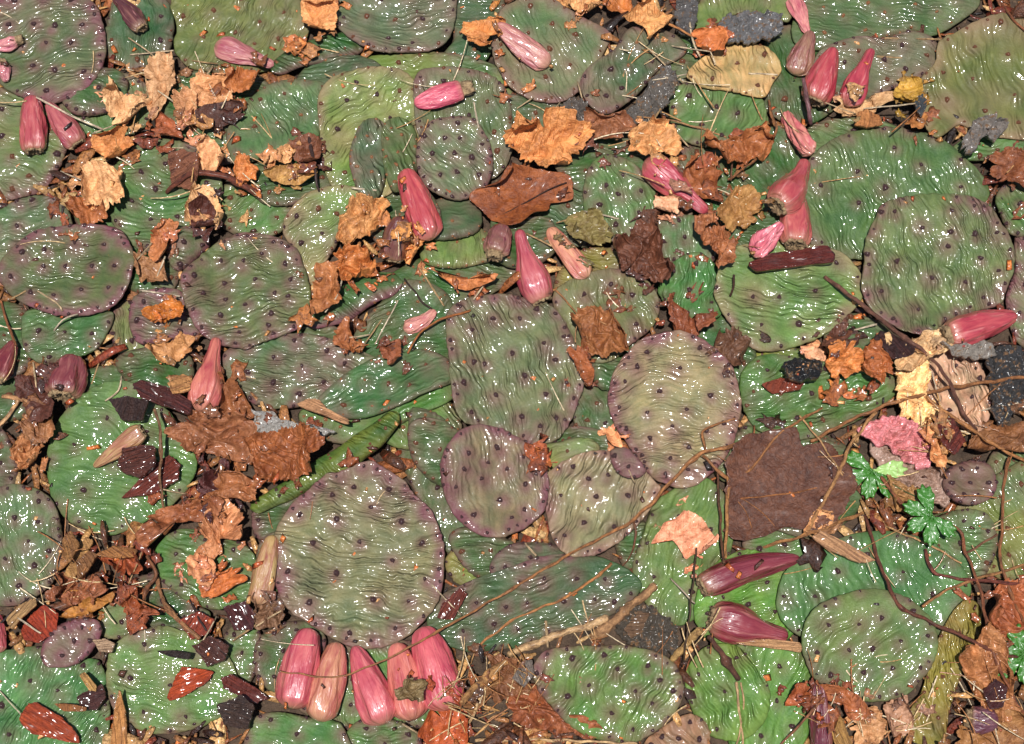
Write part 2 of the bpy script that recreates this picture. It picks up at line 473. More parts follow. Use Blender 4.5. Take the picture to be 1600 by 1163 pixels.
GREENS = dict(G=(84, 128, 74), D=(50, 104, 50), B=(56, 102, 66), O=(114, 130, 76), L=(112, 150, 84), Y=(116, 148, 72), E=(94, 120, 90),
              P=(126, 116, 102), T=(206, 166, 120), W=(132, 138, 98), V=(78, 138, 70), K=(150, 150, 100), N=(226, 150, 105), X=(170, 150, 60))

def pad(pts, col, label, pu=0.15, rim=0.5, ye=0.0, pk=0.0, wa=0, wc=0.0, wl=1.0, ws=1.0, ar='d', sp=42, t=8.0, tilt=(0, 0), follow=0.82,
        spots=None, dry=0.0, hue=None, sag=0.0, hal=None, lump=1.0, name='cactus_pad', cat='cactus pad', group='flattened cactus pads', arr=1.0):
    """one cactus pad: a flat fleshy body laid over whatever lies below it, areoles as parts"""
    seed = nseed(); rg = np.random.default_rng(seed)
    out = smooth_poly(pts)
    cx, cy = out.mean(0)
    R = radial(out, cx, cy)
    size = math.sqrt(R.mean() ** 2)
    a = np.arange(360) * math.pi / 180
    ncr = int(R.mean() * 0.34)
    R = R * (1 + 0.014 * pn(np.cos(a) * 4, np.sin(a) * 4, seed % 50) + 0.008 * pn(np.cos(a) * 12, np.sin(a) * 12, seed % 50)) + 0.8 * np.sin(a * ncr + 5 * pn(np.cos(a) * 3, np.sin(a) * 3, seed % 50)) * np.clip(0.4 + 1.2 * pn(np.cos(a) * 2, np.sin(a) * 2, seed % 50 + 7), 0, 1)
    if hal is None: hal = min(0.85, 0.3 + 0.4 * rim + 0.6 * pu)
    rest = Rest(out, follow=follow, tilt=(tilt[0] + rg.normal(0, 0.03), tilt[1] + 0.12 + rg.normal(0, 0.03)))
    N = int(np.clip(R.mean() * 1.05, 34, 116)) // 2 * 2
    r, th, F, ring = disc_grid(N)
    r2 = r * (1.25 - 0.25 * r * r)
    Rt = np.interp(th, np.append(a, 2 * math.pi), np.append(R, R[0]))
    px = cx + r2 * Rt * np.cos(th); py = cy + r2 * Rt * np.sin(th)
    T = t * 0.62 / 1000
    P = unproj(px, py, lambda x, y: rest(x, y) + T * 0.75)
    X, Y, Z = P[:, 0], P[:, 1], P[:, 2] - T * 0.25
    edge = np.clip(1 - r2 ** 5, 0, 1)
    prof = T * 0.5 * np.sqrt(edge)
    und = 0.0018 * lump * pn(X / 0.024, Y / 0.024, seed % 40) + 0.0009 * lump ** 1.5 * pn(X / 0.010, Y / 0.010, seed % 40 + 3)
    # folds: coordinates across (u) and along (v)
    ang = math.radians(-wa); xm, ym = X.mean(), Y.mean()
    v0 = (X - xm) * math.cos(ang) - (Y - ym) * math.sin(-ang); u0 = (X - xm) * math.sin(-ang) + (Y - ym) * math.cos(ang)
    v0 = (X - xm) * math.cos(ang) + (Y - ym) * math.sin(ang); u0 = -(X - xm) * math.sin(ang) + (Y - ym) * math.cos(ang)
    rad = math.sqrt(((X - xm) ** 2 + (Y - ym) ** 2).mean()) * 1.4
    u = u0 + wc * v0 * v0 / rad + 0.004 * pn(X / 0.03, Y / 0.03, seed % 30 + 11) + 0.0016 * pn(X / 0.011, Y / 0.011, seed % 30 + 2)
    v = v0 + 0.006 * pn(X / 0.04, Y / 0.04, seed % 30 + 7)
    u, v = u / (wl * 0.78), v / (wl * 0.78)
    fold = pn(u / 0.0058, v / 0.012, seed % 60) + 0.45 * pn(u / 0.0034, v / 0.007, seed % 60 + 9)
    nearrim = np.clip((r2 - 0.72) / 0.25, 0, 1)
    crimp = np.sin(th * ncr + 5 * pn(np.cos(th) * 3, np.sin(th) * 3, seed % 50)) * np.clip(0.4 + 1.2 * pn(np.cos(th) * 2, np.sin(th) * 2, seed % 50 + 7), 0, 1) * 0.0006 * nearrim * edge ** 0.3
    amp = 0.00046 * ws * (0.65 + 0.5 * pn(X / 0.03, Y / 0.03, seed % 25 + 1)) * (1 - 0.5 * nearrim)
    Zt = Z + prof + und * edge + fold * amp * np.sqrt(edge) + crimp - sag * r2 * r2 * T
    # areoles
    sel = []
    if spots is None:
        rot = rg.random() * math.pi; spots = []
        K = int(R.max() / sp * 1.6) + 3
        for i in range(-K, K + 1):
            for j in range(-K, K + 1):
                qx, qy = sp * (i + 0.5 * (j % 2)), sp * 0.87 * j
                qx += rg.normal(0, sp * 0.09); qy += rg.normal(0, sp * 0.09)
                sx, sy = qx * math.cos(rot) - qy * math.sin(rot), qx * math.sin(rot) + qy * math.cos(rot)
                rr = math.hypot(sx, sy); tt = math.atan2(sy, sx) % (2 * math.pi)
                if rr < 0.84 * np.interp(tt, np.append(a, 2 * math.pi), np.append(R, R[0])): spots.append((cx + sx, cy + sy))
    rimspots = []
    nr = int(2 * math.pi * R.mean() / (sp * (0.58 if rim > 0.4 else 0.95))); ph = rg.random() * 6
    for i in range(nr):
        if rg.random() < 0.15: continue
        tt = (ph + (i + 0.25 * rg.standard_normal()) * 2 * math.pi / nr) % (2 * math.pi)
        q = rg.uniform(0.91, 0.965) * np.interp(tt, np.append(a, 2 * math.pi), np.append(R, R[0]))
        rimspots.append((cx + q * math.cos(tt), cy + q * math.sin(tt)))
    sc = mpp(X, Y, Zt).mean()
    halo = np.zeros(len(X)); tub = np.zeros(len(X))
    allsp = [(s, 0) for s in spots] + [(s, 1) for s in rimspots]
    for s, isrim in allsp:
        d2 = (px - s[0]) ** 2 + (py - s[1]) ** 2
        k = int(d2.argmin())
        if d2[k] > 60: continue
        sel.append((k, isrim))
        q = (X - X[k]) ** 2 + (Y - Y[k]) ** 2
        tub += np.exp(-q / (2 * 0.0026 ** 2)) * (0.0013 if not isrim else 0.0010) * rg.uniform(0.6, 1.2)
        qx = (X - X[k] - rg.normal(0, 0.001)); qy = (Y - Y[k] + rg.normal(0.001, 0.001))
        halo = np.maximum(halo, np.exp(-(qx ** 2 + qy ** 2) / (2 * (0.0036 * rg.uniform(0.7, 1.3)) ** 2)))
    Zt = Zt + tub * np.sqrt(edge)
    # pigment
    rimn = np.clip((r2 - 0.80 + 0.10 * pn(X / 0.02, Y / 0.02, seed % 33)) / 0.18, 0, 1)
    patch = np.clip(0.5 + 0.9 * pn(X / 0.035, Y / 0.035, seed % 44 + 5), 0, 1)
    purple = np.clip(pu * 0.35 * patch + rim * 0.72 * rimn * (0.45 + 0.7 * patch) + halo * hal * (1.0 if ar == 'd' else 0.5), 0, 1) * 0.88
    mauve = np.clip(pu * 1.3 * patch + rim * 0.3 * np.clip((r2 - 0.5) / 0.4, 0, 1) * patch + halo * 0.3 * hal, 0, 0.8)
    yel = np.clip(ye * np.clip(0.4 + 1.1 * pn(X / 0.03, Y / 0.03, seed % 23 + 15), 0, 1), 0, 1)
    pink = np.clip(pk * np.clip(0.35 + 1.0 * pn(X / 0.025, Y / 0.025, seed % 19 + 21), 0, 1) + pk * 0.8 * rimn, 0, 0.85)
    # body: top sheet plus an underside joined at the rim
    c0 = np.array([xm, ym, (Z.min())])
    top = np.stack([X, Y, Zt], -1)
    rp = top[ring]
    ctr = np.array([xm, ym, Z.mean()])
    in1 = ctr + (rp - ctr) * [0.93, 0.93, 1]; in1[:, 2] = rest(in1[:, 0], in1[:, 1]) + T * 0.12
    in2 = ctr + (rp - ctr) * [0.5, 0.5, 1]; in2[:, 2] = rest(in2[:, 0], in2[:, 1]) + T * 0.02
    n0 = len(top); m = len(ring)
    V = np.concatenate([top, in1, in2, [[xm, ym, float(rest(np.array([xm]), np.array([ym]))[0])]]]) - c0
    i1 = n0 + np.arange(m); i2 = n0 + m + np.arange(m); nx = np.roll(np.arange(m), -1)
    under = np.concatenate([np.stack([ring, ring[nx], i1[nx], i1], -1), np.stack([i1, i1[nx], i2[nx], i2], -1)])
    cap = np.stack([i2, i2[nx], np.full(m, n0 + 2 * m)], -1)
    me = mesh_of(name, V, [F, under, cap])
    tail = 2 * m + 1
    pig = np.concatenate([np.stack([purple, yel, pink, 0 * pink], -1), np.tile([[pu * 0.5, ye * 0.4, pk * 0.4, 0]], (tail, 1))])
    vattr(me, 'pigment', pig, 'FLOAT_COLOR')
    vattr(me, 'mauve', np.concatenate([mauve, np.zeros(tail)]), 'FLOAT')
    wv = np.concatenate([np.stack([u + seed * 0.31, v + seed * 0.17, 0 * u], -1), np.zeros((tail, 3))])
    vattr(me, 'wrinkle', wv, 'FLOAT_VECTOR')
    vattr(me, 'strength', np.concatenate([ws * (0.55 + 0.7 * patch) * np.clip(1.15 - 0.5 * nearrim, 0, 1), np.zeros(tail)]), 'FLOAT')
    g = np.array(lin(GREENS[col] if hue is None else hue))
    g = g * (np.array([0.78, 0.69, 0.60]) if dry < 0.15 and pk < 0.35 else np.array([0.78, 0.76, 0.74])) * (1 + 0.05 * rg.standard_normal(3))
    o = obj(name, me, M_PAD, loc=c0, color=tuple(np.clip(g, 0, 1)))
    o['dryness'] = float(dry)
    tag(o, label, cat, group)
    # areole parts, set on the skin
    for k, isrim in sel:
        e = 0.0015
        kk = np.argsort((X - X[k]) ** 2 + (Y - Y[k]) ** 2)[:9]
        A = np.stack([X[kk] - X[k], Y[kk] - Y[k], np.ones(len(kk))], -1)
        gx, gy, _ = np.linalg.lstsq(A, Zt[kk], rcond=None)[0]
        nrm = Vector((-gx, -gy, 1)).normalized()
        kind = ar if len(ar) == 1 else ar[int(rg.random() * len(ar))]
        q = nrm.to_track_quat('Z', 'Y').to_matrix().to_4x4() @ Matrix.Rotation(rg.random() * 6, 4, 'Z')
        s = sc * (4.8 if not isrim else 3.3) * rg.uniform(0.75, 1.2) * arr
        if kind == 't': s *= 0.72
        x = obj('areole', AREOLES[kind][int(rg.random() * 3)], None, parent=o)
        x.matrix_local = Matrix.Translation(Vector((X[k], Y[k], Zt[k])) - Vector(c0)) @ q @ Matrix.Diagonal((s, s * rg.uniform(0.7, 1), s * 0.75, 1))
    rest.raise_to(P[ring][:, :2], T * 0.92)
    return o

LEAF_C = []
def sheet(pts, color, label, name='dead_leaf', cat='leaf', group=None, crumple=5.0, curl=3.0, wl=14.0, roll=1.0, ribs=None, wet=0.4, jag=0.10, mat=None, t=0.3,
          wa=None, follow=0.5, slab=False, N=None, raise_=None, smooth=True):
    """a dead leaf or a flat chip laid over the pile"""
    seed = nseed(); rg = np.random.default_rng(seed)
    out = smooth_poly(pts)
    if slab:
        p_ = np.array(pts, float); out = np.concatenate([p_[i] + (p_[(i + 1) % len(p_)] - p_[i]) * np.linspace(0, 1, 6, endpoint=False)[:, None] for i in range(len(p_))])
    cx, cy = out.mean(0); R = radial(out, cx, cy)
    a = np.arange(360) * math.pi / 180
    R = R * (1 + jag * (pn(np.cos(a) * 4, np.sin(a) * 4, seed % 50) + 0.6 * pn(np.cos(a) * 11, np.sin(a) * 11, seed % 50) + 0.5 * pn(np.cos(a) * 26, np.sin(a) * 26, seed % 50)))
    rest = Rest(out, follow=follow, bk=3)
    if mat is None:
        if name == 'dead_leaf': LEAF_C.append((cx, cy, R.mean(), color))
        R = R * 1.08
        for _ in range(int(rg.integers(1, 4))):
            dd = (a - rg.random() * 6.283 + math.pi) % (2 * math.pi) - math.pi
            R = R * (1 - rg.uniform(0.15, 0.42) * np.exp(-(dd / rg.uniform(0.06, 0.2)) ** 2) * (jag > 0.035))
    if N is None: N = int(np.clip(R.mean() * 1.5, 28, 72)) // 2 * 2
    r, th, F, ring = disc_grid(N)
    Rt = np.interp(th, np.append(a, 2 * math.pi), np.append(R, R[0]))
    px = cx + r * Rt * np.cos(th); py = cy + r * Rt * np.sin(th)
    T = t / 1000
    lift = 0.0008 + T
    P = unproj(px, py, lambda x, y: rest(x, y) + lift)
    X, Y, Z = P.T.copy()
    xm, ym = X.mean(), Y.mean()
    ang = rg.random() * math.pi if wa is None else math.radians(-wa)
    w = wl / 1000
    R0 = math.sqrt(((X - xm) ** 2 + (Y - ym) ** 2).mean())
    v0 = (X - xm) * math.cos(ang) + (Y - ym) * math.sin(ang); u0 = -(X - xm) * math.sin(ang) + (Y - ym) * math.cos(ang)
    c = crumple / 1000
    if c > 0:
        n1 = 1 - np.abs(pn(u0 / w, v0 / (w * 1.8), seed % 70)) * 2
        n2 = 1 - np.abs(pn(u0 / (w * 0.45) + n1 * 0.3, v0 / (w * 0.7), seed % 70 + 4)) * 2
        n3 = pn(u0 / (w * 0.22), v0 / (w * 0.3), seed % 70 + 8)
        body = np.clip(1.1 - r ** 6, 0, 1)
        dz = c * (0.62 * np.clip(n1, -0.4, 1) + 0.42 * n2 + 0.16 * n3)
        Z = Z + np.maximum(dz + c * 0.25, -0.001)
        X = X + c * 0.45 * pn(u0 / w, v0 / w, seed % 70 + 12); Y = Y + c * 0.45 * pn(u0 / w, v0 / w, seed % 70 + 16)
    if roll > 0 and not slab and mat is None:
        for sg in (-1, 1):
            u1 = R0 * (rg.uniform(0.35, 1.0) + 0.25 * pn(v0 / 0.02, 0 * v0, seed % 31 + (sg > 0)))
            rho = R0 * rg.uniform(0.28, 0.5)
            s_ = np.clip(sg * u0 - u1, 0, rho * 2.6)
            du = rho * np.sin(s_ / rho) - s_; on = s_ > 0
            X = np.where(on, X - math.sin(ang) * du * sg, X); Y = np.where(on, Y + math.cos(ang) * du * sg, Y)
            Z = np.where(on, Z + roll * rho * 0.9 * (1 - np.cos(s_ / rho)), Z)
    dirn = rg.random() * 6.28
    Z = Z + curl / 1000 * r ** 2.2 * np.clip(0.35 + 0.9 * np.cos(2 * (th - dirn)) + 0.4 * pn(np.cos(th) * 2, np.sin(th) * 2, seed), -0.1, 1.3)
    c0 = np.array([xm, ym, Z.min() - T])
    up = np.stack([X, Y, Z], -1)
    if slab:
        up[:, 2] += 0.12 * T * pn(u0 / 0.004, v0 / 0.02, seed) + 0.1 * T * pn(u0 / 0.0015, v0 / 0.01, seed)
    dn = up.copy(); dn[:, 2] -= T
    if slab:
        dn[:, :2] = [xm, ym] + (dn[:, :2] - [xm, ym]) * 0.96
    n0 = len(up); nx = np.roll(ring, -1)
    side = np.stack([ring, ring + n0, nx + n0, nx], -1)[:, ::-1]
    me = mesh_of(name, np.concatenate([up, dn]) - c0, [F, F[:, ::-1] + n0, side], smooth=smooth)
    vattr(me, 'wrinkle', np.tile(np.stack([u0 + seed * 0.37, v0 + seed * 0.13, 0 * u0], -1), (2, 1)), 'FLOAT_VECTOR')
    k_ = 1.1 if mat is None else 0.85
    vattr(me, 'blade', np.tile(np.stack([u0 if seed % 2 else u0 + R0 * 0.4, v0, 0 * u0], -1), (2, 1)), 'FLOAT_VECTOR')
    o = obj(name, me, mat or M_LEAF, loc=c0, color=lin(color, k_))
    o['wetness'] = float(wet); o['ribs'] = float(ribs if ribs is not None else (0.9 if rg.random() < 0.4 else 0.3))
    tag(o, label, cat, group)
    rest.raise_to(P[ring][:, :2], lift + c * 0.5 if raise_ is None else raise_)
    o['_seed'] = seed
    del o['_seed']
    return o

def leaf(pts, color, label, **k): return sheet(pts, color, label, **k)
def chip(pts, color, label, name='bark_chip', cat='bark chip', group='bark chips', t=2.0, wet=0.4, **k):
    kk = dict(crumple=1.2, curl=0.8, jag=0.06, mat=M_WOOD, slab=True, N=26, smooth=True); kk.update(k)
    return sheet(pts, color, label, name=name, cat=cat, group=group, t=t, wet=wet, **kk)
def rot(pts, color, label, **k):
    kk = dict(crumple=5, wl=6, curl=0, jag=0.12, mat=M_ROT, t=3.0, name='rotted_clump', cat='debris', group='rotted grey and black clumps'); kk.update(k)
    return sheet(pts, color, label, **kk)

def path_px(pts, step=5):
    p = np.array(pts, float); out = [p[0]]
    n = len(p)
    for i in range(n - 1):
        p0, p1, p2, p3 = p[max(i - 1, 0)], p[i], p[i + 1], p[min(i + 2, n - 1)]
        k = max(2, int(np.hypot(*(p2 - p1)) / step))
        for j in range(1, k + 1):
            t = j / k
            out.append(0.5 * (2 * p1 + (p2 - p0) * t + (2 * p0 - 5 * p1 + 4 * p2 - p3) * t * t + (3 * p1 - p0 - 3 * p2 + p3) * t ** 3))
    return np.array(out)

def tube_mesh(name, C, rad, nseg=8, flat=1.0, seed=0, rough=0.0, capscale=0.6):
    C = np.asarray(C); n = len(C)
    Tn = np.gradient(C, axis=0); Tn /= np.linalg.norm(Tn, axis=1)[:, None] + 1e-12
    side = np.cross(Tn, [0, 0, 1]); side /= np.linalg.norm(side, axis=1)[:, None] + 1e-12
    upv = np.cross(side, Tn)
    L = np.concatenate([[0], np.cumsum(np.linalg.norm(np.diff(C, axis=0), axis=1))])
    th = np.arange(nseg) * 2 * math.pi / nseg
    rr = rad[:, None] * np.ones((n, nseg))
    if rough: rr = rr * (1 + rough * pn(L[:, None] / (rad.mean() * 3) + 0 * th, np.cos(th)[None] * 1.7 + seed + 0 * L[:, None], seed % 40))
    V = C[:, None] + side[:, None] * (rr * np.cos(th))[..., None] + upv[:, None] * (rr * flat * np.sin(th))[..., None]
    V = V.reshape(-1, 3)
    I = np.arange(n * nseg).reshape(n, nseg); J = np.roll(I, -1, 1)
    F = np.stack([I[:-1], J[:-1], J[1:], I[1:]], -1).reshape(-1, 4)
    V = np.concatenate([V, [C[0] - Tn[0] * rad[0] * capscale, C[-1] + Tn[-1] * rad[-1] * capscale]])
    a, b = n * nseg, n * nseg + 1
    caps = np.concatenate([np.stack([J[0], I[0], np.full(nseg, a)], -1), np.stack([I[-1], J[-1], np.full(nseg, b)], -1)])
    c0 = C[len(C) // 2].copy(); c0[2] = V[:, 2].min()
    me = mesh_of(name, V - c0, [F, caps])
    w = np.concatenate([np.stack([np.tile(th / 6.28, n) + seed * 0.7, np.repeat(L, nseg) + seed * 0.7, np.zeros(n * nseg)], -1), np.zeros((2, 3))])
    vattr(me, 'wrinkle', w, 'FLOAT_VECTOR')
    return me, c0

def twig(pts, w, color, label, name='twig', cat='twig', group=None, w2=None, parent=None, stiff=60, rough=0.22, knots=0, lift=0.0, taper=1.0, step=5, flat=1.0):
    seed = nseed(); rg = np.random.default_rng(seed)
    P = path_px(pts, step)
    n = len(P)
    if n > 4:
        k_ = np.arange(n) * step
        P = P + np.stack([pn(k_ / 24, 0 * k_ + seed, 5), pn(k_ / 24, 0 * k_ + seed, 8)], -1) * min(1.0 + 0.22 * w, 2.6) * (0.4 if name in ('straw', 'vein') else 1.0)
    w2 = w if w2 is None else w2
    wpx = np.linspace(w, w2, n)
    zf = lambda x, y: np.maximum.reduce([bil(Hm, x + dx, y + dy) for dx, dy in ((0, 0), (.0015, 0), (-.0015, 0), (0, .0015), (0, -.0015))])
    Q = unproj(P[:, 0], P[:, 1], zf)
    rad = wpx * 0.38 * mpp(*Q.T)
    z0 = zf(Q[:, 0], Q[:, 1]) + rad * 0.75 + lift
    z = z0.copy()
    for _ in range(stiff):
        z[1:-1] = np.maximum(z0[1:-1], 0.5 * (z[:-2] + z[2:]))
    for _ in range(3): z[1:-1] = np.maximum(z0[1:-1] - rad[1:-1] * 0.4, 0.25 * z[:-2] + 0.5 * z[1:-1] + 0.25 * z[2:])
    d = rays(P[:, 0], P[:, 1]); s = (z - CAM[2]) / d[:, 2]
    C = np.stack([CAM[0] + s * d[:, 0], CAM[1] + s * d[:, 1], z], -1)
    rad = rad * (1 + rough * pn(np.arange(n) / 6.0, np.zeros(n) + seed, 3))
    if w > 12:
        rad = rad * (1 + 0.16 * pn(np.arange(n) * 1.3, np.zeros(n) + seed, 6) + 0.10 * np.sin(np.arange(n) * 2.4)); knots = 1
    for _ in range(knots):
        k = rg.uniform(0.08, 0.92) * n
        rad = rad * (1 + (0.5 if w < 12 else 0.25) * np.exp(-((np.arange(n) - k) / 1.3) ** 2))
    if taper < 1: rad[-1] *= taper; rad[-2] *= (1 + taper) / 2
    me, c0 = tube_mesh(name, C, rad, 8 if w > 4 else 6, flat, seed, rough)
    if parent is not None:
        o = obj(name, me, M_TWIG, parent=parent, loc=c0 - np.array(parent.location), color=lin(color))
    else:
        o = obj(name, me, M_TWIG, loc=c0, color=lin(color)); tag(o, label, cat, group)
    splat(C[::1] + [0, 0, 0], rad)
    o_path = C
    return o

def roll_pad(pts, w, col, label, pu=0.1, rim=0.3, ar='rt', flat=0.55, wl=1.0, ws=1.5, hue=None, ye=0.0):
    """a pad seen folded or edge-on: a long fleshy fold lying in the pile"""
    seed = nseed(); rg = np.random.default_rng(seed)
    P = path_px(pts, 4); n = len(P)
    wi = np.interp(np.linspace(0, 1, n), np.linspace(0, 1, len(w)), w)
    e = np.minimum(np.arange(n), n - 1 - np.arange(n)) * 4.0
    wi = wi * np.sqrt(np.clip(e / (0.5 * wi), 0.05, 1)) 
    D = blur(dil(Hm, 2), 4)
    zf = lambda x, y: bil(D, x, y)
    Q = unproj(P[:, 0], P[:, 1], zf)
    rad = wi * 0.5 * mpp(*Q.T)
    z = zf(Q[:, 0], Q[:, 1]) + rad.max() * flat * 0.75
    for _ in range(12): z[1:-1] = 0.25 * z[:-2] + 0.5 * z[1:-1] + 0.25 * z[2:]
    d = rays(P[:, 0], P[:, 1]); s = (z - CAM[2]) / d[:, 2]
    C = np.stack([CAM[0] + s * d[:, 0], CAM[1] + s * d[:, 1], z], -1)
    me, c0 = tube_mesh('cactus_pad', C, rad, 28, flat, seed, 0.22)
    nv = len(me.vertices)
    th = np.tile(np.arange(28) / 28 * 6.283, n); tt = np.repeat(np.arange(n), 28)
    pr = np.zeros(nv); pr[:n * 28] = np.clip(pu * (0.7 + pn(tt / 9.0, np.sin(th) * 2, seed % 40)) + rim * np.clip(np.cos(th) * 1.4 - 0.4, 0, 1), 0, 0.9)
    yl = np.zeros(nv); yl[:n * 28] = np.clip(ye * (0.5 + pn(tt / 14.0, np.cos(th) * 1.5, seed % 40 + 5)), 0, 1)
    vattr(me, 'pigment', np.stack([pr, yl, 0 * pr, 0 * pr], -1), 'FLOAT_COLOR')
    vattr(me, 'strength', np.full(nv, ws), 'FLOAT'); vattr(me, 'mauve', pr * 0.5, 'FLOAT')
    co = np.empty(nv * 3, np.float32); me.vertices.foreach_get('co', co); co = co.reshape(-1, 3)
    a = me.attributes['wrinkle']; 
    wv = np.zeros((nv, 3)); wv[:, 0] = co[:, 0] * 0.6 + co[:, 1] + seed; wv[:, 1] = co[:, 1] * -0.6 + co[:, 0]
    a.data.foreach_set('vector', wv.astype(np.float32).ravel())
    o = obj('cactus_pad', me, M_PAD, loc=c0, color=tuple(np.array(lin(GREENS[col] if hue is None else hue)) * [0.80, 0.66, 0.60])); o['dryness'] = 0.0
    tag(o, label, 'cactus pad', 'flattened cactus pads')
    for k in range(4, n - 3, 8):
        for q in rg.uniform(0.3, 2.8, 2):
            j = min(27, int(q / 6.283 * 28))
            p = co[k * 28 + j]; nr = Vector(p - (C[k] - c0)).normalized()
            kind = ar[int(rg.random() * len(ar))]; s_ = rad[k] * 0 + mpp(*C[k:k + 1].T)[0] * rg.uniform(2.4, 3.8)
            x = obj('areole', AREOLES[kind][int(rg.random() * 3)], None, parent=o)
            x.matrix_local = Matrix.Translation(Vector(p)) @ nr.to_track_quat('Z', 'Y').to_matrix().to_4x4() @ Matrix.Diagonal((s_, s_, s_ * 0.8, 1))
    splat(C + np.array([0, 0, 1]) * (rad * flat * 0.85)[:, None], rad * 0.7)
    return o

FR = {'plump': [(0, .0), (.015, .20), (.06, .36), (.15, .50), (.3, .68), (.5, .88), (.68, .99), (.82, 1.0), (.92, .92), (.98, .80), (1, .66)],
      'neck': [(0, .0), (.02, .24), (.06, .36), (.2, .42), (.36, .56), (.5, .80), (.65, .97), (.8, 1.0), (.92, .88), (.98, .72), (1, .58)],
      'even': [(0, .0), (.02, .36), (.07, .60), (.2, .80), (.4, .95), (.6, 1.0), (.8, 1.0), (.93, .93), (.98, .84), (1, .66)],
      'thin': [(0, .0), (.03, .40), (.1, .58), (.3, .74), (.5, .95), (.7, 1.0), (.9, .9), (1, .70)]}
def fruit(p0, p1, w, color, label, prof='plump', shrivel=0.08, scar=True, scar_px=None, bend=0.0, flat=0.85, dry=0.0, ridges=6, mid=None, sink=0.8, scar_len=0.0):
    """one prickly pear fruit lying on its side: narrow stem end p0, blunt scarred end p1"""
    seed = nseed(); rg = np.random.default_rng(seed)
    shrivel = shrivel * 1.5
    p0 = np.array(p0, float); p1 = np.array(p1, float)
    n = 34; nseg = 36
    tt = np.linspace(0, 1, n) ** 1.0
    tt = np.sort(np.concatenate([np.linspace(0.0, 1, n - 4), [0.012, 0.03, 0.965, 0.985]]))
    prp = np.array([-(p1 - p0)[1], (p1 - p0)[0]])
    P = p0 + (p1 - p0) * tt[:, None] + prp[None] * (bend * 4 * tt * (1 - tt))[:, None]
    f = np.interp(tt, *np.array(FR[prof]).T)
    if not scar: f = f * np.sqrt(np.clip((1.0 - tt) / 0.10, 0.02, 1)) ** 0.8
    D = blur(dil(Hm, 1), 2)
    zf = lambda x, y: bil(D, x, y)
    Q = unproj(P[:, 0], P[:, 1], zf)
    rad = f * w * 0.5 * mpp(*Q.T)
    z = zf(Q[:, 0], Q[:, 1])
    # a stiff body: straight axis resting on the two highest supports
    A = np.stack([tt, np.ones(n)], -1)
    need = z + rad * flat * sink
    co = np.linalg.lstsq(A, need, rcond=None)[0]
    ax = A @ co
    ax = ax + max(0, np.percentile(need - ax, 75))
    d = rays(P[:, 0], P[:, 1]); s = (ax - CAM[2]) / d[:, 2]
    C = np.stack([CAM[0] + s * d[:, 0], CAM[1] + s * d[:, 1], ax], -1)
    Tn = np.gradient(C, axis=0); Tn /= np.linalg.norm(Tn, axis=1)[:, None]
    side = np.cross(Tn, [0, 0, 1]); side /= np.linalg.norm(side, axis=1)[:, None]; upv = np.cross(side, Tn)
    th = np.arange(nseg) * 2 * math.pi / nseg
    TH, TT = np.meshgrid(th, tt)
    crest = 1 - np.abs(np.sin((ridges * TH + 1.6 * pn(TT * 3 + seed, np.cos(TH), seed % 30)) / 2)) ** 0.8
    rr = rad[:, None] * (1 + 0.12 * (crest - 0.5) * np.clip(TT * 4, 0, 1)
                         + shrivel * pn(np.cos(TH) * 1.6 + seed, np.sin(TH) * 1.6 + TT * 2.2, seed % 30) * 1.6
                         + shrivel * 0.7 * pn(np.cos(TH) * 3.2, np.sin(TH) * 3.2 + TT * 5, seed % 30 + 4))
    V = C[:, None] + side[:, None] * (rr * np.cos(TH))[..., None] + upv[:, None] * (rr * flat * np.sin(TH))[..., None]
    V = V.reshape(-1, 3)
    I = np.arange(n * nseg).reshape(n, nseg); J = np.roll(I, -1, 1)
    F = np.stack([I[:-1], J[:-1], J[1:], I[1:]], -1).reshape(-1, 4)
    base = C[n // 2].copy(); base[2] = V[:, 2].min()
    endc = C[-1] - Tn[-1] * rad[-1] * 0.25
    V2 = np.concatenate([V, [endc]])
    cap = np.stack([I[-1], J[-1], np.full(nseg, n * nseg)], -1)
    root = obj('prickly_pear_fruit', None, None, loc=base); root.empty_display_size = 0.01
    tag(root, label, 'fruit', 'prickly pear fruits')
    me = mesh_of('fruit_body', V2 - base, [F, cap])
    vattr(me, 'wrinkle', np.concatenate([np.stack([np.abs(TH.ravel() / 3.1416 - 1) + seed, TT.ravel(), crest.ravel() * np.clip(TT.ravel() * 5, 0, 1)], -1), [[seed, 1, 0]]]), 'FLOAT_VECTOR')
    b = obj('fruit_body', me, M_FRUIT, parent=root, color=lin(color, 0.78)); b['dryness'] = float(dry)
    if scar:
        # dished, crumbly scar with a raised lip
        rs = rr[-1]; prof_s = [(1.03, -0.10), (1.08, 0.10), (0.92, 0.22), (0.70, 0.10), (0.35, -0.02)]
        if scar_len: prof_s = [(1.02, -0.1), (1.0, scar_len * 0.4), (0.95, scar_len * 0.8), (0.85, scar_len), (0.5, scar_len * 0.92)]
        Vs = []
        for q, h in prof_s:
            jit = 1 + 0.08 * rg.standard_normal(nseg)
            Vs.append(C[-1] + side[-1] * (rs * q * jit * np.cos(th))[:, None] + upv[-1] * (rs * q * jit * flat * np.sin(th))[:, None]
                      + Tn[-1] * (rad[-1] * (h + 0.10 * rg.standard_normal(nseg)))[:, None])
        Vs = np.concatenate(Vs + [[C[-1] + Tn[-1] * rad[-1] * (scar_len * 0.9 - 0.05)]])
        k = len(prof_s); I = np.arange(k * nseg).reshape(k, nseg); J = np.roll(I, -1, 1)
        F = np.stack([I[:-1], J[:-1], J[1:], I[1:]], -1).reshape(-1, 4)
        cap = np.stack([I[-1], J[-1], np.full(nseg, k * nseg)], -1)
        obj('flower_scar', mesh_of('flower_scar', Vs - base, [F, cap]), M_SCAR, parent=root)
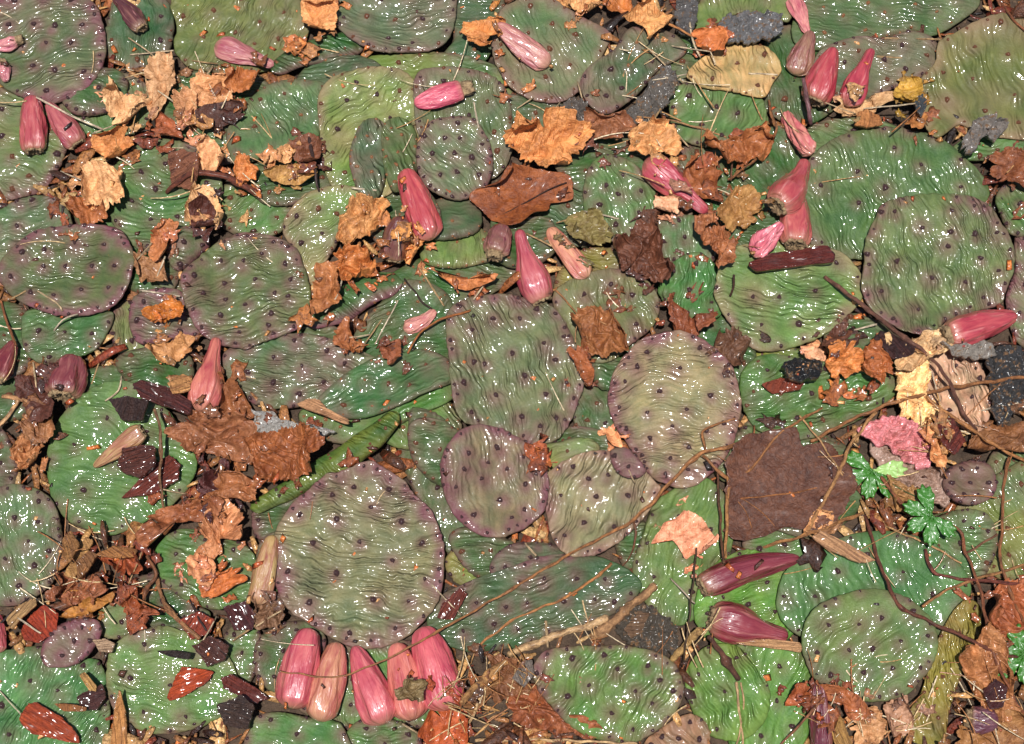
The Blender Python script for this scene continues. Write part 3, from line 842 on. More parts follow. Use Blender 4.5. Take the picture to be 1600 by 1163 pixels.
    splat(C + np.array([0, 0, 1]) * (rad * flat * 0.6)[:, None], rad * 0.9)
    splat(C + np.array([0, 0, 1]) * (rad * flat * 1.02)[:, None], rad * 0.5)
    return root

# ------------------------------------------------------------------ the ground and its mulch
gn = 120
gx = np.concatenate([np.linspace(-4, -0.75, 8)[:-1], np.linspace(-0.75, 0.75, gn), np.linspace(0.75, 4, 8)[1:]])
GXX, GYY = np.meshgrid(gx, gx)
GZ = np.where((abs(GXX) < 0.76) & (abs(GYY) < 0.76), 0.0015 * pn(GXX / 0.03, GYY / 0.03, 2), 0)
ng = len(gx); I = np.arange(ng * ng).reshape(ng, ng)
gme = mesh_of('ground', np.stack([GXX, GYY, GZ], -1).reshape(-1, 3), [np.stack([I[:-1, :-1], I[:-1, 1:], I[1:, 1:], I[1:, :-1]], -1).reshape(-1, 4)])
tag(obj('ground', gme, M_SOIL), None, None, kind='structure')

# ------------------------------------------------------------------ pads, lowest first (outlines in photo pixels)
# -- bottom layer
pad([(1190,110),(1210,40),(1300,60),(1335,120),(1310,165),(1260,195),(1200,175)], 'D', 'dark green pad under the pair of red fruits next to the tan dead pad', ar='rt', wa=80)
pad([(170,20),(160,80),(190,105),(225,111),(255,97),(272,50),(262,0),(220,-25),(180,-10)], 'B', 'dark bluish pad with upright folds under the dark shrivelled fruit', ar='rd', wa=85, ws=1.2)
pad([(700,-20),(708,60),(690,90),(740,112),(778,62),(790,10),(770,-30)], 'B', 'smooth dark teal pad beside the orange torn leaf', ar='rt', ws=0.5)
pad([(560,95),(620,82),(720,84),(790,112),(805,160),(740,150),(620,130)], 'G', 'green and yellow stained pad showing in a band above the bright pink fruit', ar='rt', ye=0.25)
pad([(780,150),(840,150),(892,168),(885,205),(820,215),(775,195)], 'B', 'small dark pad wedged below the large pad with a pinkish margin', ar='r', ws=0.6)
pad([(-30,150),(30,140),(90,165),(108,200),(103,235),(85,275),(60,300),(0,312),(-30,285)], 'G', 'green and rusty mottled pad under the two red fruits', pu=0.25, rim=0.7, ye=0.15, ar='dr', wa=20)
pad([(90,165),(130,128),(190,112),(235,140),(232,190),(180,222),(120,215)], 'G', 'green pad under the long pale straw beside the torn tan leaf', pu=0.2, ar='dr', wa=70)
pad([(330,335),(345,290),(395,276),(450,300),(455,345),(420,370),(370,368)], 'V', 'green pad below the curved brown pod', pu=0.25, ar='r', wa=-20)
pad([(380,280),(420,240),(500,225),(530,270),(500,310),(420,320)], 'D', 'dark green pad under the brown leaf scraps and dark bent twig', ar='r')
pad([(270,120),(330,105),(400,112),(430,160),(400,230),(330,260),(270,220),(250,170)], 'D', 'dark pad almost buried under heaped tan leaves', ar='rt')
pad([(830,300),(870,268),(925,262),(930,340),(925,385),(870,375),(838,350)], 'B', 'dark teal pad beneath the flat reddish brown leaf', ar='rd', wa=20, pu=0.2)
pad([(1055,240),(1110,215),(1190,198),(1255,205),(1270,290),(1240,355),(1160,365),(1100,335),(1062,300)], 'D', 'large dark green pad under the crumpled leaves and coral shrivelled fruit', ar='rt', wa=60, ws=0.8)
pad([(1090,340),(1180,326),(1265,345),(1285,405),(1200,425),(1125,412)], 'D', 'dark green pad under the ragged bright pink fruit', ar='rd', wa=10)
pad([(1250,225),(1275,192),(1340,182),(1400,195),(1420,230),(1310,250)], 'G', 'green pad peeping out under the round orange disc', ar='rd', ws=1.2, wa=20)
pad([(1490,228),(1555,196),(1630,210),(1630,246),(1560,250),(1500,248)], 'V', 'bright green pad beneath the curled black and white rotted clump', ar='r', ws=0.8)
pad([(1590,360),(1645,370),(1645,545),(1590,535),(1572,470),(1586,420)], 'G', 'green pad with a purple margin beyond the blunt tip of the red fruit', pu=0.5, ar='d', wa=60)
pad([(600,440),(655,402),(720,392),(795,398),(812,430),(775,455),(720,482),(660,468)], 'D', 'dark shaded pad under the thin ribbon of orange leaf', ar='t', wa=10, ws=0.9)
pad([(655,395),(668,362),(720,345),(765,365),(778,400),(722,418),(670,414)], 'L', 'light green wet pad beside the small dark fruit with a tan end', ar='t', wa=80, ye=0.2)
pad([(660,325),(715,303),(752,330),(745,362),(700,374),(660,368)], 'B', 'smooth dark teal pad below the small round wet pad', ar='t', ws=0.3)
pad([(550,530),(595,470),(640,436),(700,458),(712,520),(705,570),(640,585),(575,575)], 'D', 'dark green pad under the small shrivelled pink fruit and crossed straws', ar='t', wa=-20, ws=1.0)
pad([(165,505),(180,478),(206,462),(220,500),(238,530),(242,572),(238,606),(212,596),(188,562)], 'L', 'narrow light green pad squeezed beside the pad with an orange wet leaf', ar='d', wa=70, ye=0.15, t=6, sp=34)
pad([(100,600),(140,575),(200,570),(250,590),(250,650),(180,670),(110,650)], 'D', 'dark green pad under the black bark piece and the maroon fruit', ar='rd')
pad([(-25,590),(20,580),(52,600),(46,642),(20,658),(-25,642)], 'D', 'small dark green pad crossed by pale splinters', ar='r', sp=34)
pad([(-30,690),(0,668),(20,700),(30,742),(20,775),(-30,785)], 'D', 'small dark green pad under the large purple speckled green pad', ar='d', sp=34)
pad([(-30,480),(10,470),(45,490),(50,560),(20,590),(-30,580)], 'D', 'dark green pad behind the thin brown stem and dark red fruit', ar='r')
pad([(350,990),(388,972),(408,990),(414,1030),(398,1055),(385,1068),(358,1042)], 'V', 'small bright green pad beside the dark wet bark heap', ar='d', sp=34, ws=0.6)
pad([(395,1020),(410,990),(442,972),(485,972),(510,1000),(488,1055),(442,1085),(404,1064)], 'D', 'dark green pad behind the row of five fruits beside the small bright green pad', ar='d', ws=0.5)
pad([(460,1085),(515,1015),(600,1000),(690,1010),(715,1080),(665,1135),(560,1145),(490,1125)], 'V', 'green pad beneath the row of five pink fruits', ar='d', wa=60, sp=40, ws=0.8)
pad([(620,705),(640,680),(682,668),(705,690),(722,780),(745,842),(722,868),(690,855),(658,790),(634,742)], 'D', 'smooth dark green pad between the large wet wrinkled pad and the purple round one', ar='td', ws=0.35, wa=80)
pad([(600,690),(608,658),(640,628),(684,612),(712,640),(722,672),(690,692),(650,704)], 'V', 'glossy green pad with pale streaks dotted with orange crumbs', ar='t', wa=60, ye=0.3, sp=34)
pad([(470,640),(530,632),(600,632),(668,605),(705,588),(708,622),(645,652),(590,682),(540,694),(480,676)], 'V', 'green pad under the knobbly tan bark strip', ar='t', wa=-20, ws=0.6, sp=34)
pad([(695,885),(708,855),(750,838),(795,848),(808,882),(775,912),(720,915)], 'Y', 'yellow green blotched pad below the purple round pad', ar='td', ye=0.6, wa=20, sp=34)
pad([(895,652),(904,610),(915,568),(940,556),(962,590),(958,640),(968,684),(940,706),(910,684)], 'D', 'narrow dark green pad squeezed beside the pink rimmed pad', ar='rd', pu=0.25, wa=70, sp=32)
pad([(1115,725),(1150,678),(1172,655),(1198,690),(1188,724),(1162,748),(1130,752)], 'V', 'small bright green pad beside the big brown leaf', ar='d', sp=32)
pad([(1160,845),(1200,815),(1260,820),(1290,850),(1240,880),(1180,870)], 'V', 'bright green pad below the big brown leaf', ar='d', sp=36)
pad([(1540,745),(1556,700),(1600,685),(1645,715),(1635,785),(1580,796)], 'G', 'green pad behind the round shrivelled grey pad', ar='r', pu=0.2, wa=70)
pad([(1490,800),(1535,762),(1565,735),(1620,720),(1645,800),(1645,912),(1590,908),(1540,900),(1505,882)], 'G', 'yellowing green pad crossed by thin upright brown stems', ar='r', ye=0.4, wa=60)
pad([(1440,840),(1480,800),(1540,800),(1560,850),(1530,910),(1480,900)], 'G', 'pale green wet pad under the green seedling leaf', ar='rd', wa=10)
pad([(540,1145),(580,1120),(645,1135),(660,1168),(640,1195),(545,1195)], 'V', 'small green pad poking out below the row of five pink fruits', ar='d', sp=36)
pad([(865,455),(890,400),(940,385),(975,400),(960,440),(920,470)], 'Y', 'yellow green mouldy pad behind the thin peach coloured fruit', ar='r', ye=0.4, sp=34, hue=(120,120,60))
pad([(1150,600),(1160,565),(1205,540),(1260,548),(1290,575),(1230,610)], 'Y', 'yellow green pad under the black lump', ar='rt', ye=0.4, wa=20)
pad([(395,790),(430,770),(490,780),(500,830),(450,850),(400,840)], 'D', 'dark green pad tucked behind the wet wrinkled pad and the wet brown leaves', ar='d')
pad([(180,930),(215,900),(260,900),(300,940),(330,960),(300,990),(230,985)], 'D', 'dark green pad under knobbly brown twigs', ar='d', sp=36)
pad([(1325,590),(1365,540),(1420,540),(1430,600),(1390,620)], 'V', 'green pad under curled orange leaf scraps', ar='r')
pad([(210,440),(240,420),(290,425),(300,465),(250,480),(205,470)], 'V', 'green pad showing between the two purple freckled pads', ar='d', sp=36)
pad([(1020,130),(1045,60),(1095,50),(1100,110),(1060,140)], 'D', 'dark pad deep in the gap beside the tan dead pad', ar='r')

pad([(850,215),(885,178),(950,172),(1000,200),(1010,260),(960,300),(890,290)], 'D', 'dark green pad hidden under brown leaves beside the round green pad', ar='r')
pad([(95,150),(130,118),(175,105),(200,130),(180,170),(120,180)], 'D', 'dark green pad in the gap below the round grey green freckled pad', ar='d')
pad([(455,140),(490,95),(560,85),(600,110),(560,150),(500,160)], 'B', 'dark teal pad under the folded pad with the purple grey flap', ar='t')
pad([(560,330),(600,290),(660,290),(690,340),(650,380),(590,380)], 'D', 'dark green pad under the long wet red fruit', ar='t')
pad([(770,330),(800,340),(860,340),(870,390),(820,420),(770,400)], 'D', 'dark green pad behind the plump fruit with the long neck', ar='t')
pad([(975,250),(1030,240),(1080,280),(1080,340),(1030,350),(1000,320)], 'D', 'dark green pad under the plump red fruit', ar='r')
pad([(640,640),(690,650),(720,700),(700,740),(650,720)], 'D', 'dark green pad beneath the orange crumbs', ar='t')
pad([(110,300),(160,310),(200,340),(190,380),(130,370)], 'V', 'green pad below the pale tan crumpled leaf', ar='d')
pad([(700, 840), (740, 820), (790, 840), (830, 870), (800, 910), (740, 900)], 'D', 'deep green pad mostly buried below the round purple grey pad', ar='r', ws=0.9)
pad([(640, 660), (690, 655), (730, 690), (735, 740), (690, 760), (645, 720)], 'D', 'deep green pad mostly buried between the purple grey pad and the long edge on pad', ar='r', ws=0.9)
pad([(850, 680), (900, 665), (960, 680), (965, 720), (900, 735), (855, 725)], 'D', 'deep green pad mostly buried above the pale wrinkled pad', ar='r', ws=0.9)
pad([(925, 540), (960, 520), (1000, 530), (980, 580), (950, 610), (925, 590)], 'D', 'deep green pad mostly buried beside the narrow brown leaf strip', ar='r', ws=0.9)
pad([(960, 840), (1000, 810), (1030, 850), (1030, 900), (985, 905)], 'D', 'deep green pad mostly buried between the pale wrinkled pad and the knobbly one', ar='r', ws=0.9)
pad([(400, 860), (430, 830), (460, 860), (450, 930), (410, 930)], 'D', 'deep green pad mostly buried under the tan dried husk', ar='r', ws=0.9)
pad([(180, 560), (250, 540), (300, 560), (290, 620), (220, 620)], 'D', 'deep green pad mostly buried under the tan leaf and the maroon bark strip', ar='r', ws=0.9)
pad([(1080, 500), (1130, 490), (1180, 530), (1170, 600), (1110, 570)], 'D', 'deep green pad mostly buried under the dark brown leaf by the rose rimmed pad', ar='r', ws=0.9)
pad([(1220, 690), (1290, 680), (1340, 720), (1340, 800), (1260, 840), (1190, 800)], 'D', 'deep green pad mostly buried beneath the big flat brown leaf', ar='r', ws=0.9)
pad([(420, 520), (480, 500), (540, 520), (520, 560), (450, 560)], 'D', 'deep green pad mostly buried below the brown crumpled leaf', ar='r', ws=0.9)
pad([(180, 390), (230, 380), (280, 420), (260, 460), (200, 450)], 'D', 'deep green pad mostly buried under the brown litter scrap', ar='r', ws=0.9)
pad([(1290, 500), (1350, 490), (1400, 530), (1360, 580), (1300, 560)], 'D', 'deep green pad mostly buried under the orange curled leaf', ar='r', ws=0.9)
# -- middle layer
pad([(275,40),(266,0),(300,-25),(400,-30),(460,-10),(484,35),(472,70),(440,102),(390,114),(330,112),(290,102),(271,75)], 'O', 'olive green pad with slanting folds under the faded pink fruit', pu=0.15, rim=0.3, ar='r', wa=-65, ws=1.2)
pad([(1240,65),(1248,0),(1300,-30),(1500,-30),(1532,0),(1514,24),(1462,54),(1420,52),(1380,60),(1300,78)], 'G', 'large dark pad strewn with orange crumbs', pu=0.15, rim=0.3, ar='t', wa=10, hue=(78,112,74), ws=0.7)
pad([(1285,75),(1340,55),(1380,58),(1420,48),(1456,55),(1469,80),(1463,106),(1440,120),(1400,137),(1345,157),(1300,152),(1268,112)], 'E', 'grey green purple tinged pad behind the slender pointed red fruit', pu=0.3, rim=0.5, ar='dr', wa=10, sp=36, ws=0.8)
pad([(1087,45),(1092,0),(1130,-22),(1232,-22),(1235,32),(1200,28),(1150,24),(1110,50)], 'L', 'light green pad above the grey rotted clump', ar='r', wa=80)
pad([(775,40),(790,5),(850,-10),(885,10),(920,30),(956,50),(946,80),(927,110),(906,140),(877,159),(840,157),(805,142),(780,112),(768,75)], 'E', 'green pad with a pinkish margin carrying a faded pink fruit', pu=0.3, rim=0.6, pk=0.15, ar='r', wa=70, ws=0.6, hue=(96,126,88))
pad([(908,120),(925,98),(960,75),(980,45),(1010,40),(1050,50),(1074,70),(1066,88),(1030,108),(1010,132),(985,157),(950,177),(925,167),(908,145)], 'D', 'dark folded pad with rusty streaks and purple margin', pu=0.35, rim=0.5, ar='dt', wa=80, hue=(70,104,72), sp=36)
pad([(190,245),(230,217),(290,222),(332,250),(348,300),(325,348),(275,378),(225,392),(185,362),(163,322),(168,278)], 'G', 'mid green pad with the square brown husk on it', pu=0.15, rim=0.3, ar='d', wa=10)
pad([(352,215),(365,180),(395,148),(425,128),(470,122),(507,130),(512,165),(503,202),(480,232),(440,240),(400,250),(368,257)], 'G', 'green pad freckled with tiny orange areoles under a purple upper margin', pu=0.1, rim=0.45, ar='rt', wa=60, ws=0.9, hue=(86,128,82))
pad([(1042,150),(1058,134),(1084,126),(1110,121),(1137,124),(1168,134),(1191,152),(1199,176),(1196,198),(1150,222),(1090,228),(1052,204),(1046,176)], 'L', 'light green glossy pad with deep folds in front of the tan dead pad', pu=0.05, rim=0.3, ar='d', wa=-65, ws=1.6, wl=1.5, hue=(98,142,86))
pad([(497,150),(515,122),(550,108),(590,102),(637,112),(655,150),(655,222),(632,284),(580,314),(530,304),(507,266),(499,210)], 'L', 'bright yellow green pad with a tan margin', pu=0.05, rim=0.4, pk=0.25, ye=0.12, ar='rd', wa=-35, ws=1.2)
pad([(-30,340),(0,325),(30,310),(62,304),(90,312),(108,332),(108,362),(60,402),(0,422),(-30,402)], 'E', 'grey green wet pad behind the oval purple rimmed pad', pu=0.25, rim=0.5, ar='d', wa=-15, hue=(80,116,80))
pad([(32,520),(40,485),(90,478),(150,482),(178,490),(167,522),(147,547),(110,562),(75,570),(44,557)], 'G', 'green pad tucked under the oval purple rimmed pad', pu=0.1, rim=0.4, ar='d', wa=-10, hue=(72,124,74))
pad([(259,385),(270,360),(290,352),(316,362),(328,382),(308,404),(287,422),(267,416)], 'D', 'small dark green pad beside the dark brown folded leaf', pu=0.3, ar='d', sp=30, ws=0.6)
pad([(201,480),(212,460),(240,450),(282,453),(305,490),(316,518),(288,528),(250,535),(215,535),(202,510)], 'E', 'purple margined pad with an orange wet leaf on it', pu=0.35, rim=0.9, ar='d', wa=10, sp=36)
pad([(441,360),(446,336),(467,310),(490,295),(529,288),(567,295),(558,326),(540,350),(526,382),(510,408),(500,436),(489,447),(476,430),(456,390)], 'L', 'light green pad fading to pinkish grey beside the curled brown leaves', pu=0.3, rim=0.3, pk=0.3, ar='dr', wa=-30, ws=1.0)
pad([(345,562),(362,540),(420,523),(480,520),(530,533),(578,553),(605,572),(565,604),(510,624),(450,638),(400,633),(362,604)], 'E', 'dark grey green shiny pad below the big freckled pad', pu=0.3, rim=0.4, ar='d', wa=10, hue=(80,112,80), ws=1.2)
pad([(490,632),(530,590),(590,555),(640,543),(695,556),(712,592),(665,613),(622,634),(570,653),(522,650)], 'D', 'green folded pad with a shiny purple ridge', pu=0.15, rim=0.5, ar='rt', wa=-25, hue=(60,112,66), ws=0.7)
pad([(912,290),(920,260),(945,240),(975,245),(1000,262),(1020,290),(1029,320),(1023,350),(1000,371),(975,379),(945,373),(920,350),(911,320)], 'G', 'round green pad between the flat brown leaf and a red fruit', pu=0.15, rim=0.35, ar='d', wa=70, sp=36, hue=(86,134,78))
pad([(1026,350),(1042,338),(1085,335),(1120,350),(1120,400),(1095,424),(1060,426),(1034,412)], 'V', 'green pad beside the dark brown crumpled leaf', ar='d', wa=75, sp=36, hue=(76,136,78))
pad([(1030,440),(1050,410),(1085,392),(1112,405),(1130,440),(1130,482),(1118,497),(1075,500),(1050,482),(1031,462)], 'V', 'bright glossy green pad below the dark brown crumpled leaf', ar='d', wa=-80, sp=40, ws=1.3, hue=(78,136,70), rim=0.1, pu=0.0)
pad([(862,468),(875,445),(920,425),(960,418),(1000,430),(1023,450),(1031,480),(1023,507),(1000,528),(985,540),(950,565),(898,558),(876,505)], 'W', 'olive pinkish pad with the veined brown leaf on it', pu=0.25, rim=0.35, ar='d', wa=75, hue=(114,130,84), sp=44)
pad([(1250,270),(1275,235),(1311,211),(1350,200),(1385,196),(1435,204),(1475,218),(1510,245),(1535,272),(1547,300),(1545,352),(1490,395),(1400,408),(1340,405),(1290,398),(1260,372),(1247,320)], 'G', 'very large smooth green pad half covered by another large pad', pu=0.08, rim=0.35, ar='d', wa=75, sp=62, ws=0.9, hue=(84,128,76), t=9)
pad([(1556,308),(1575,283),(1622,266),(1655,330),(1612,364),(1580,366),(1564,336)], 'G', 'green shiny pad with fanned folds beside the two large pads', ar='d', wa=45, ws=1.4, sp=40)
pad([(1118,440),(1125,410),(1150,385),(1200,375),(1270,380),(1320,395),(1347,430),(1347,465),(1320,498),(1292,521),(1252,539),(1205,549),(1176,544),(1152,520),(1129,488),(1116,460)], 'L', 'light green pad with pinkish lower margin below the dark red bark strip', pu=0.1, rim=0.25, pk=0.2, ar='d', wa=8, ws=1.5, wl=1.2, sp=56, hue=(100,146,80))
pad([(1466,66),(1500,45),(1540,25),(1590,22),(1645,60),(1665,130),(1645,212),(1590,218),(1530,207),(1500,194),(1468,213),(1444,196),(1434,150),(1440,120),(1462,95)], 'O', 'large olive pad with upright folds and a tan margin', pu=0.08, rim=0.2, pk=0.2, ye=0.1, ar='r', wa=80, ws=1.4, wl=1.5, sp=56, hue=(98,118,66))
pad([(1155,600),(1165,572),(1200,552),(1260,560),(1330,570),(1392,580),(1402,612),(1372,638),(1330,662),(1280,682),(1230,688),(1188,674),(1163,642)], 'G', 'broad green pad with pink lip in front of the black lump', pu=0.08, rim=0.35, ar='rd', wa=-12, ws=1.2, hue=(76,120,62), sp=46)
pad([(832,698),(870,690),(905,682),(932,690),(936,706),(900,718),(860,740),(838,722)], 'L', 'small yellow green pad peeping out above the pale wrinkled pad', ye=0.3, ar='rd', sp=36)
pad([(765,882),(790,853),(830,846),(872,853),(894,875),(872,904),(820,924),(778,914)], 'E', 'dull grey green pad under the long brown twig', pu=0.2, ar='d', ws=0.8, hue=(80,112,82))
pad([(72,735),(77,683),(90,655),(110,630),(137,608),(170,595),(220,600),(262,640),(292,680),(307,720),(298,756),(276,784),(232,812),(191,832),(160,836),(134,827),(103,812),(81,782)], 'G', 'large green pad with a dried tan fruit and dark red bark on it', pu=0.05, rim=0.2, ar='d', wa=12, ws=1.0, wl=1.3, sp=68, hue=(92,136,82), t=9)
pad([(-30,780),(0,760),(30,755),(70,770),(90,800),(98,850),(93,892),(70,922),(40,942),(0,947),(-30,922)], 'G', 'green pad freckled with many dark purple areoles beside wood splinters', pu=0.15, rim=0.45, ar='d', wa=70, ws=0.9, hue=(90,128,80), sp=40)
pad([(240,870),(255,840),(290,825),(340,840),(382,850),(403,882),(397,922),(370,947),(330,952),(288,937),(253,907)], 'V', 'green pad with torn tan and orange leaf scraps on it', pu=0.1, rim=0.2, ar='d', wa=20, ws=0.8, hue=(78,132,68), sp=46)
pad([(-30,1020),(10,1015),(65,1010),(100,1030),(150,1030),(166,1060),(172,1110),(167,1152),(150,1190),(-30,1195)], 'V', 'shiny wet green pad with an orange red bark chip on it', pu=0.05, rim=0.2, ar='d', wa=-60, ws=1.4, hue=(80,140,84), sp=50)
pad([(150,970),(165,940),(190,925),(215,945),(228,970),(220,986),(195,998),(163,996)], 'V', 'small green pad with a pink lip beside the purple oval pad', pk=0.2, rim=0.25, ar='d', sp=36, ws=0.6, t=6)
pad([(165,1050),(175,1010),(210,985),(260,978),(320,1000),(360,1030),(372,1070),(366,1102),(342,1122),(310,1137),(265,1147),(220,1142),(184,1117),(167,1087)], 'V', 'bright green pad with a bright orange bark chip on it and a pink lip', pk=0.12, rim=0.35, ar='d', wa=8, ws=0.6, hue=(84,146,72), sp=62, t=9)
pad([(380,1165),(390,1125),(430,1112),(480,1120),(522,1125),(542,1147),(542,1195),(380,1195)], 'V', 'green pad with a purplish margin below the dark wet bark', rim=0.4, ar='d', wa=20, ws=0.5, hue=(74,132,72), sp=48)
pad([(1005,830),(1020,790),(1050,765),(1100,745),(1132,768),(1148,800),(1143,860),(1128,902),(1112,942),(1087,967),(1060,977),(1030,967),(1003,932),(988,890)], 'L', 'light green knobbly pad under the peach coloured leaf', pu=0.08, rim=0.12, ar='d', wa=-60, ws=1.4, wl=1.3, hue=(108,146,82), sp=60)
pad([(1085,940),(1118,880),(1180,858),(1235,898),(1256,960),(1224,1004),(1150,1014),(1097,992)], 'Y', 'bright yellowish green pad under the two dark red fruits', ar='d', wa=-30, ws=1.0, hue=(108,160,72), pu=0.0, rim=0.1)
pad([(1130,1020),(1180,1003),(1242,1008),(1264,1040),(1268,1090),(1262,1152),(1230,1190),(1168,1195),(1138,1150),(1168,1080)], 'L', 'light green pad under a dark fruit and thin straws', ar='d', wa=-65, ws=1.1, wl=1.3, hue=(100,150,78), pu=0.0, rim=0.1, sp=60)
pad([(1213,950),(1224,900),(1250,870),(1290,850),(1350,830),(1430,835),(1492,870),(1518,912),(1508,952),(1472,988),(1440,1012),(1380,1022),(1300,1012),(1238,987)], 'G', 'broad shiny green pad crossed by dark brown stems', pu=0.05, rim=0.15, ar='d', wa=75, ws=0.8, wl=1.4, hue=(80,130,78), sp=54, t=9)
pad([(666,967),(690,930),(740,905),(790,888),(850,868),(920,866),(980,888),(1003,912),(987,942),(942,967),(900,982),(850,1002),(790,1015),(730,1018),(688,1003)], 'D', 'long dark green pad with brown twigs lying across it', pu=0.2, rim=0.4, ar='d', wa=-12, ws=1.0, hue=(64,106,68), sp=44)
pad([(1070,1060),(1085,1025),(1110,1007),(1152,1009),(1183,1040),(1204,1080),(1198,1122),(1172,1152),(1140,1158),(1098,1142),(1078,1102)], 'L', 'light green wet pad with a yellowish edge touching the broad green pad', pu=0.0, rim=0.1, ye=0.15, ar='d', wa=65, ws=1.5, wl=1.3, hue=(102,150,76), sp=58)

# -- shrivelled and dead pads
pad([(1073,119),(1084,100),(1110,82),(1138,70),(1175,68),(1206,78),(1222,103),(1208,130),(1192,152),(1140,142),(1100,137)], 'T', 'tan dry dead pad behind the light green glossy one', pu=0.0, rim=0.0, ar='r', wa=75, ws=1.6, lump=1.8, dry=0.7, t=5, sp=44, hue=(214,172,124))
pad([(1005,1162),(1040,1132),(1075,1115),(1100,1125),(1110,1150),(1102,1185),(1005,1195)], 'T', 'pale grey tan dead pad dotted with black areoles', pu=0.0, rim=0.0, ar='d', wa=60, ws=1.4, dry=0.6, t=5, sp=26, hue=(168,138,104))
pad([(1455,1030),(1472,985),(1505,938),(1534,950),(1530,1000),(1504,1052),(1484,1112),(1474,1162),(1440,1185),(1420,1120),(1440,1080)], 'X', 'yellow shrivelled pad with upright creases', pu=0.0, rim=0.2, ye=0.5, ar='r', wa=75, ws=2.6, lump=2.4, dry=0.2, t=5, hue=(142,122,66), sp=40)
pad([(1412,580),(1438,545),(1478,528),(1518,552),(1543,592),(1548,645),(1532,676),(1500,668),(1478,650),(1440,640)], 'N', 'peach pink withered pad beside the black rotted clump', pu=0.0, rim=0.1, pk=0.3, ar='d', wa=75, ws=2.6, lump=2.4, dry=0.2, t=7, hue=(226,182,150), sp=40)
leaf([(1403,600),(1408,572),(1428,548),(1448,560),(1450,590),(1444,620),(1462,640),(1460,668),(1435,668),(1410,650)], (246,196,130), 'orange yellow withered pad crossed by bent brown stems', name='cactus_pad', cat='cactus pad', group='flattened cactus pads', crumple=5, wl=6, curl=0, roll=0, ribs=0, wet=0.9, t=2.0, jag=0.08)
leaf([(1365,695),(1400,708),(1440,728),(1474,736),(1484,760),(1472,788),(1440,782),(1406,764),(1378,732)], (146,116,98), 'twisted grey brown shrivelled pad joined to a small round one', name='cactus_pad', cat='cactus pad', group='flattened cactus pads', crumple=4.5, wl=6, curl=0, roll=0, ribs=0, wet=0.9, t=2.5, jag=0.05, wa=-35)
leaf([(1350,674),(1380,656),(1422,662),(1449,690),(1458,716),(1440,732),(1400,710),(1366,694)], (196,116,114), 'small crumpled rose pink shrivelled pad', name='cactus_pad', cat='cactus pad', group='flattened cactus pads', crumple=4, wl=5, curl=0, roll=0, ribs=0, wet=0.9, t=2.5, jag=0.05, wa=-35)
pad([(1473,755),(1479,735),(1500,722),(1530,718),(1551,730),(1559,755),(1551,776),(1525,789),(1499,786),(1480,772)], 'P', 'small round grey brown pad with a purple rim', pu=0.2, rim=0.6, ar='d', wa=20, ws=0.5, t=8, hue=(120,116,92), sp=26)

# -- rolled or edge-on pads
roll_pad([(425,112),(470,88),(520,74),(572,66)], [26, 42, 46, 34], 'D', 'folded dark green pad with a purple grey flap edge', pu=0.15, rim=0.5, flat=0.35)
roll_pad([(478,508),(530,480),(580,450),(628,442)], [26, 52, 56, 30], 'D', 'folded green pad with a purple lower ridge beside the curled brown leaves', pu=0.1, rim=0.9, flat=0.35, hue=(70,114,66))
roll_pad([(392,795),(440,772),(500,738),(560,702),(598,668),(622,645)], [24, 32, 38, 44, 40, 22], 'V', 'long narrow green pad seen edge on along the wet brown leaves', pu=0.0, rim=0.15, flat=0.6, ye=0.25, hue=(80,116,58), ar='rd')
pad([(545,250),(556,205),(575,184),(600,190),(606,230),(602,280),(588,310),(560,300)], 'B', 'small dark bluish crumpled pad lying against the yellow green one', pu=0.25, ar='t', wa=70, ws=1.6, sp=30, t=7, lump=1.6, hue=(84,118,92))
pad([(596,200),(620,182),(646,196),(655,240),(645,285),(615,300),(600,262)], 'V', 'small green speckled pad beside the dark bluish crumpled one', pu=0.1, rim=0.3, ar='t', wa=60, ws=1.4, sp=26, t=7, lump=1.4, hue=(84,124,66))

# -- leaves and litter that lie under the top pads
leaf([(885,0),(900,-12),(940,8),(945,25),(925,31),(903,20)], (206,150,96), 'pale tan rolled leaf beside the olive green pad with pinkish margin', crumple=3, wet=0.2)
leaf([(928,-14),(992,-14),(988,15),(960,22),(942,14)], (176,104,48), 'orange brown leaf between the rolled tan leaf and the star shaped one', crumple=4)
rot([(1052,44),(1062,0),(1088,-12),(1090,30),(1076,52)], (110,106,104), 'grey mouldy clump beside the tan star shaped leaf')
rot([(1118,46),(1140,28),(1172,24),(1217,25),(1217,56),(1176,69),(1128,66)], (128,126,126), 'grey and black rotted clump behind the tan dead pad')
rot([(1012,132),(1032,114),(1062,126),(1046,160),(1020,187),(985,204),(973,182),(998,160)], (120,112,104), 'grey rotted clump crossed by pale straws beside the folded dark pad')
rot([(880,162),(916,165),(912,196),(884,192)], (110,100,92), 'small grey crumbly clump above the crumpled orange leaf')
leaf([(1085,50),(1120,48),(1132,70),(1106,84),(1088,72)], (184,104,52), 'small orange leaf scrap beside the tan dead pad')
leaf([(300,142),(320,120),(356,118),(368,150),(350,167),(310,167)], (200,140,92), 'tan ribbed leaf scrap above the flat dark leaf', crumple=4)
leaf([(352,118),(380,112),(410,118),(412,142),(375,146),(355,136)], (166,96,46), 'orange brown leaf scrap beside the faded pink fruit', crumple=4)
leaf([(238,206),(260,184),(283,208),(272,221),(245,214)], (146,78,44), 'reddish brown leaf scrap under the tan curled leaves', crumple=4)
leaf([(365,260),(392,249),(403,275),(386,292),(368,282)], (196,120,62), 'small orange curled leaf beside the curved brown pod', crumple=5, wl=7)
leaf([(402,248),(440,236),(480,232),(470,252),(430,258),(408,262)], (204,150,98), 'pale tan leaf fragment under the freckled green pad', crumple=4)
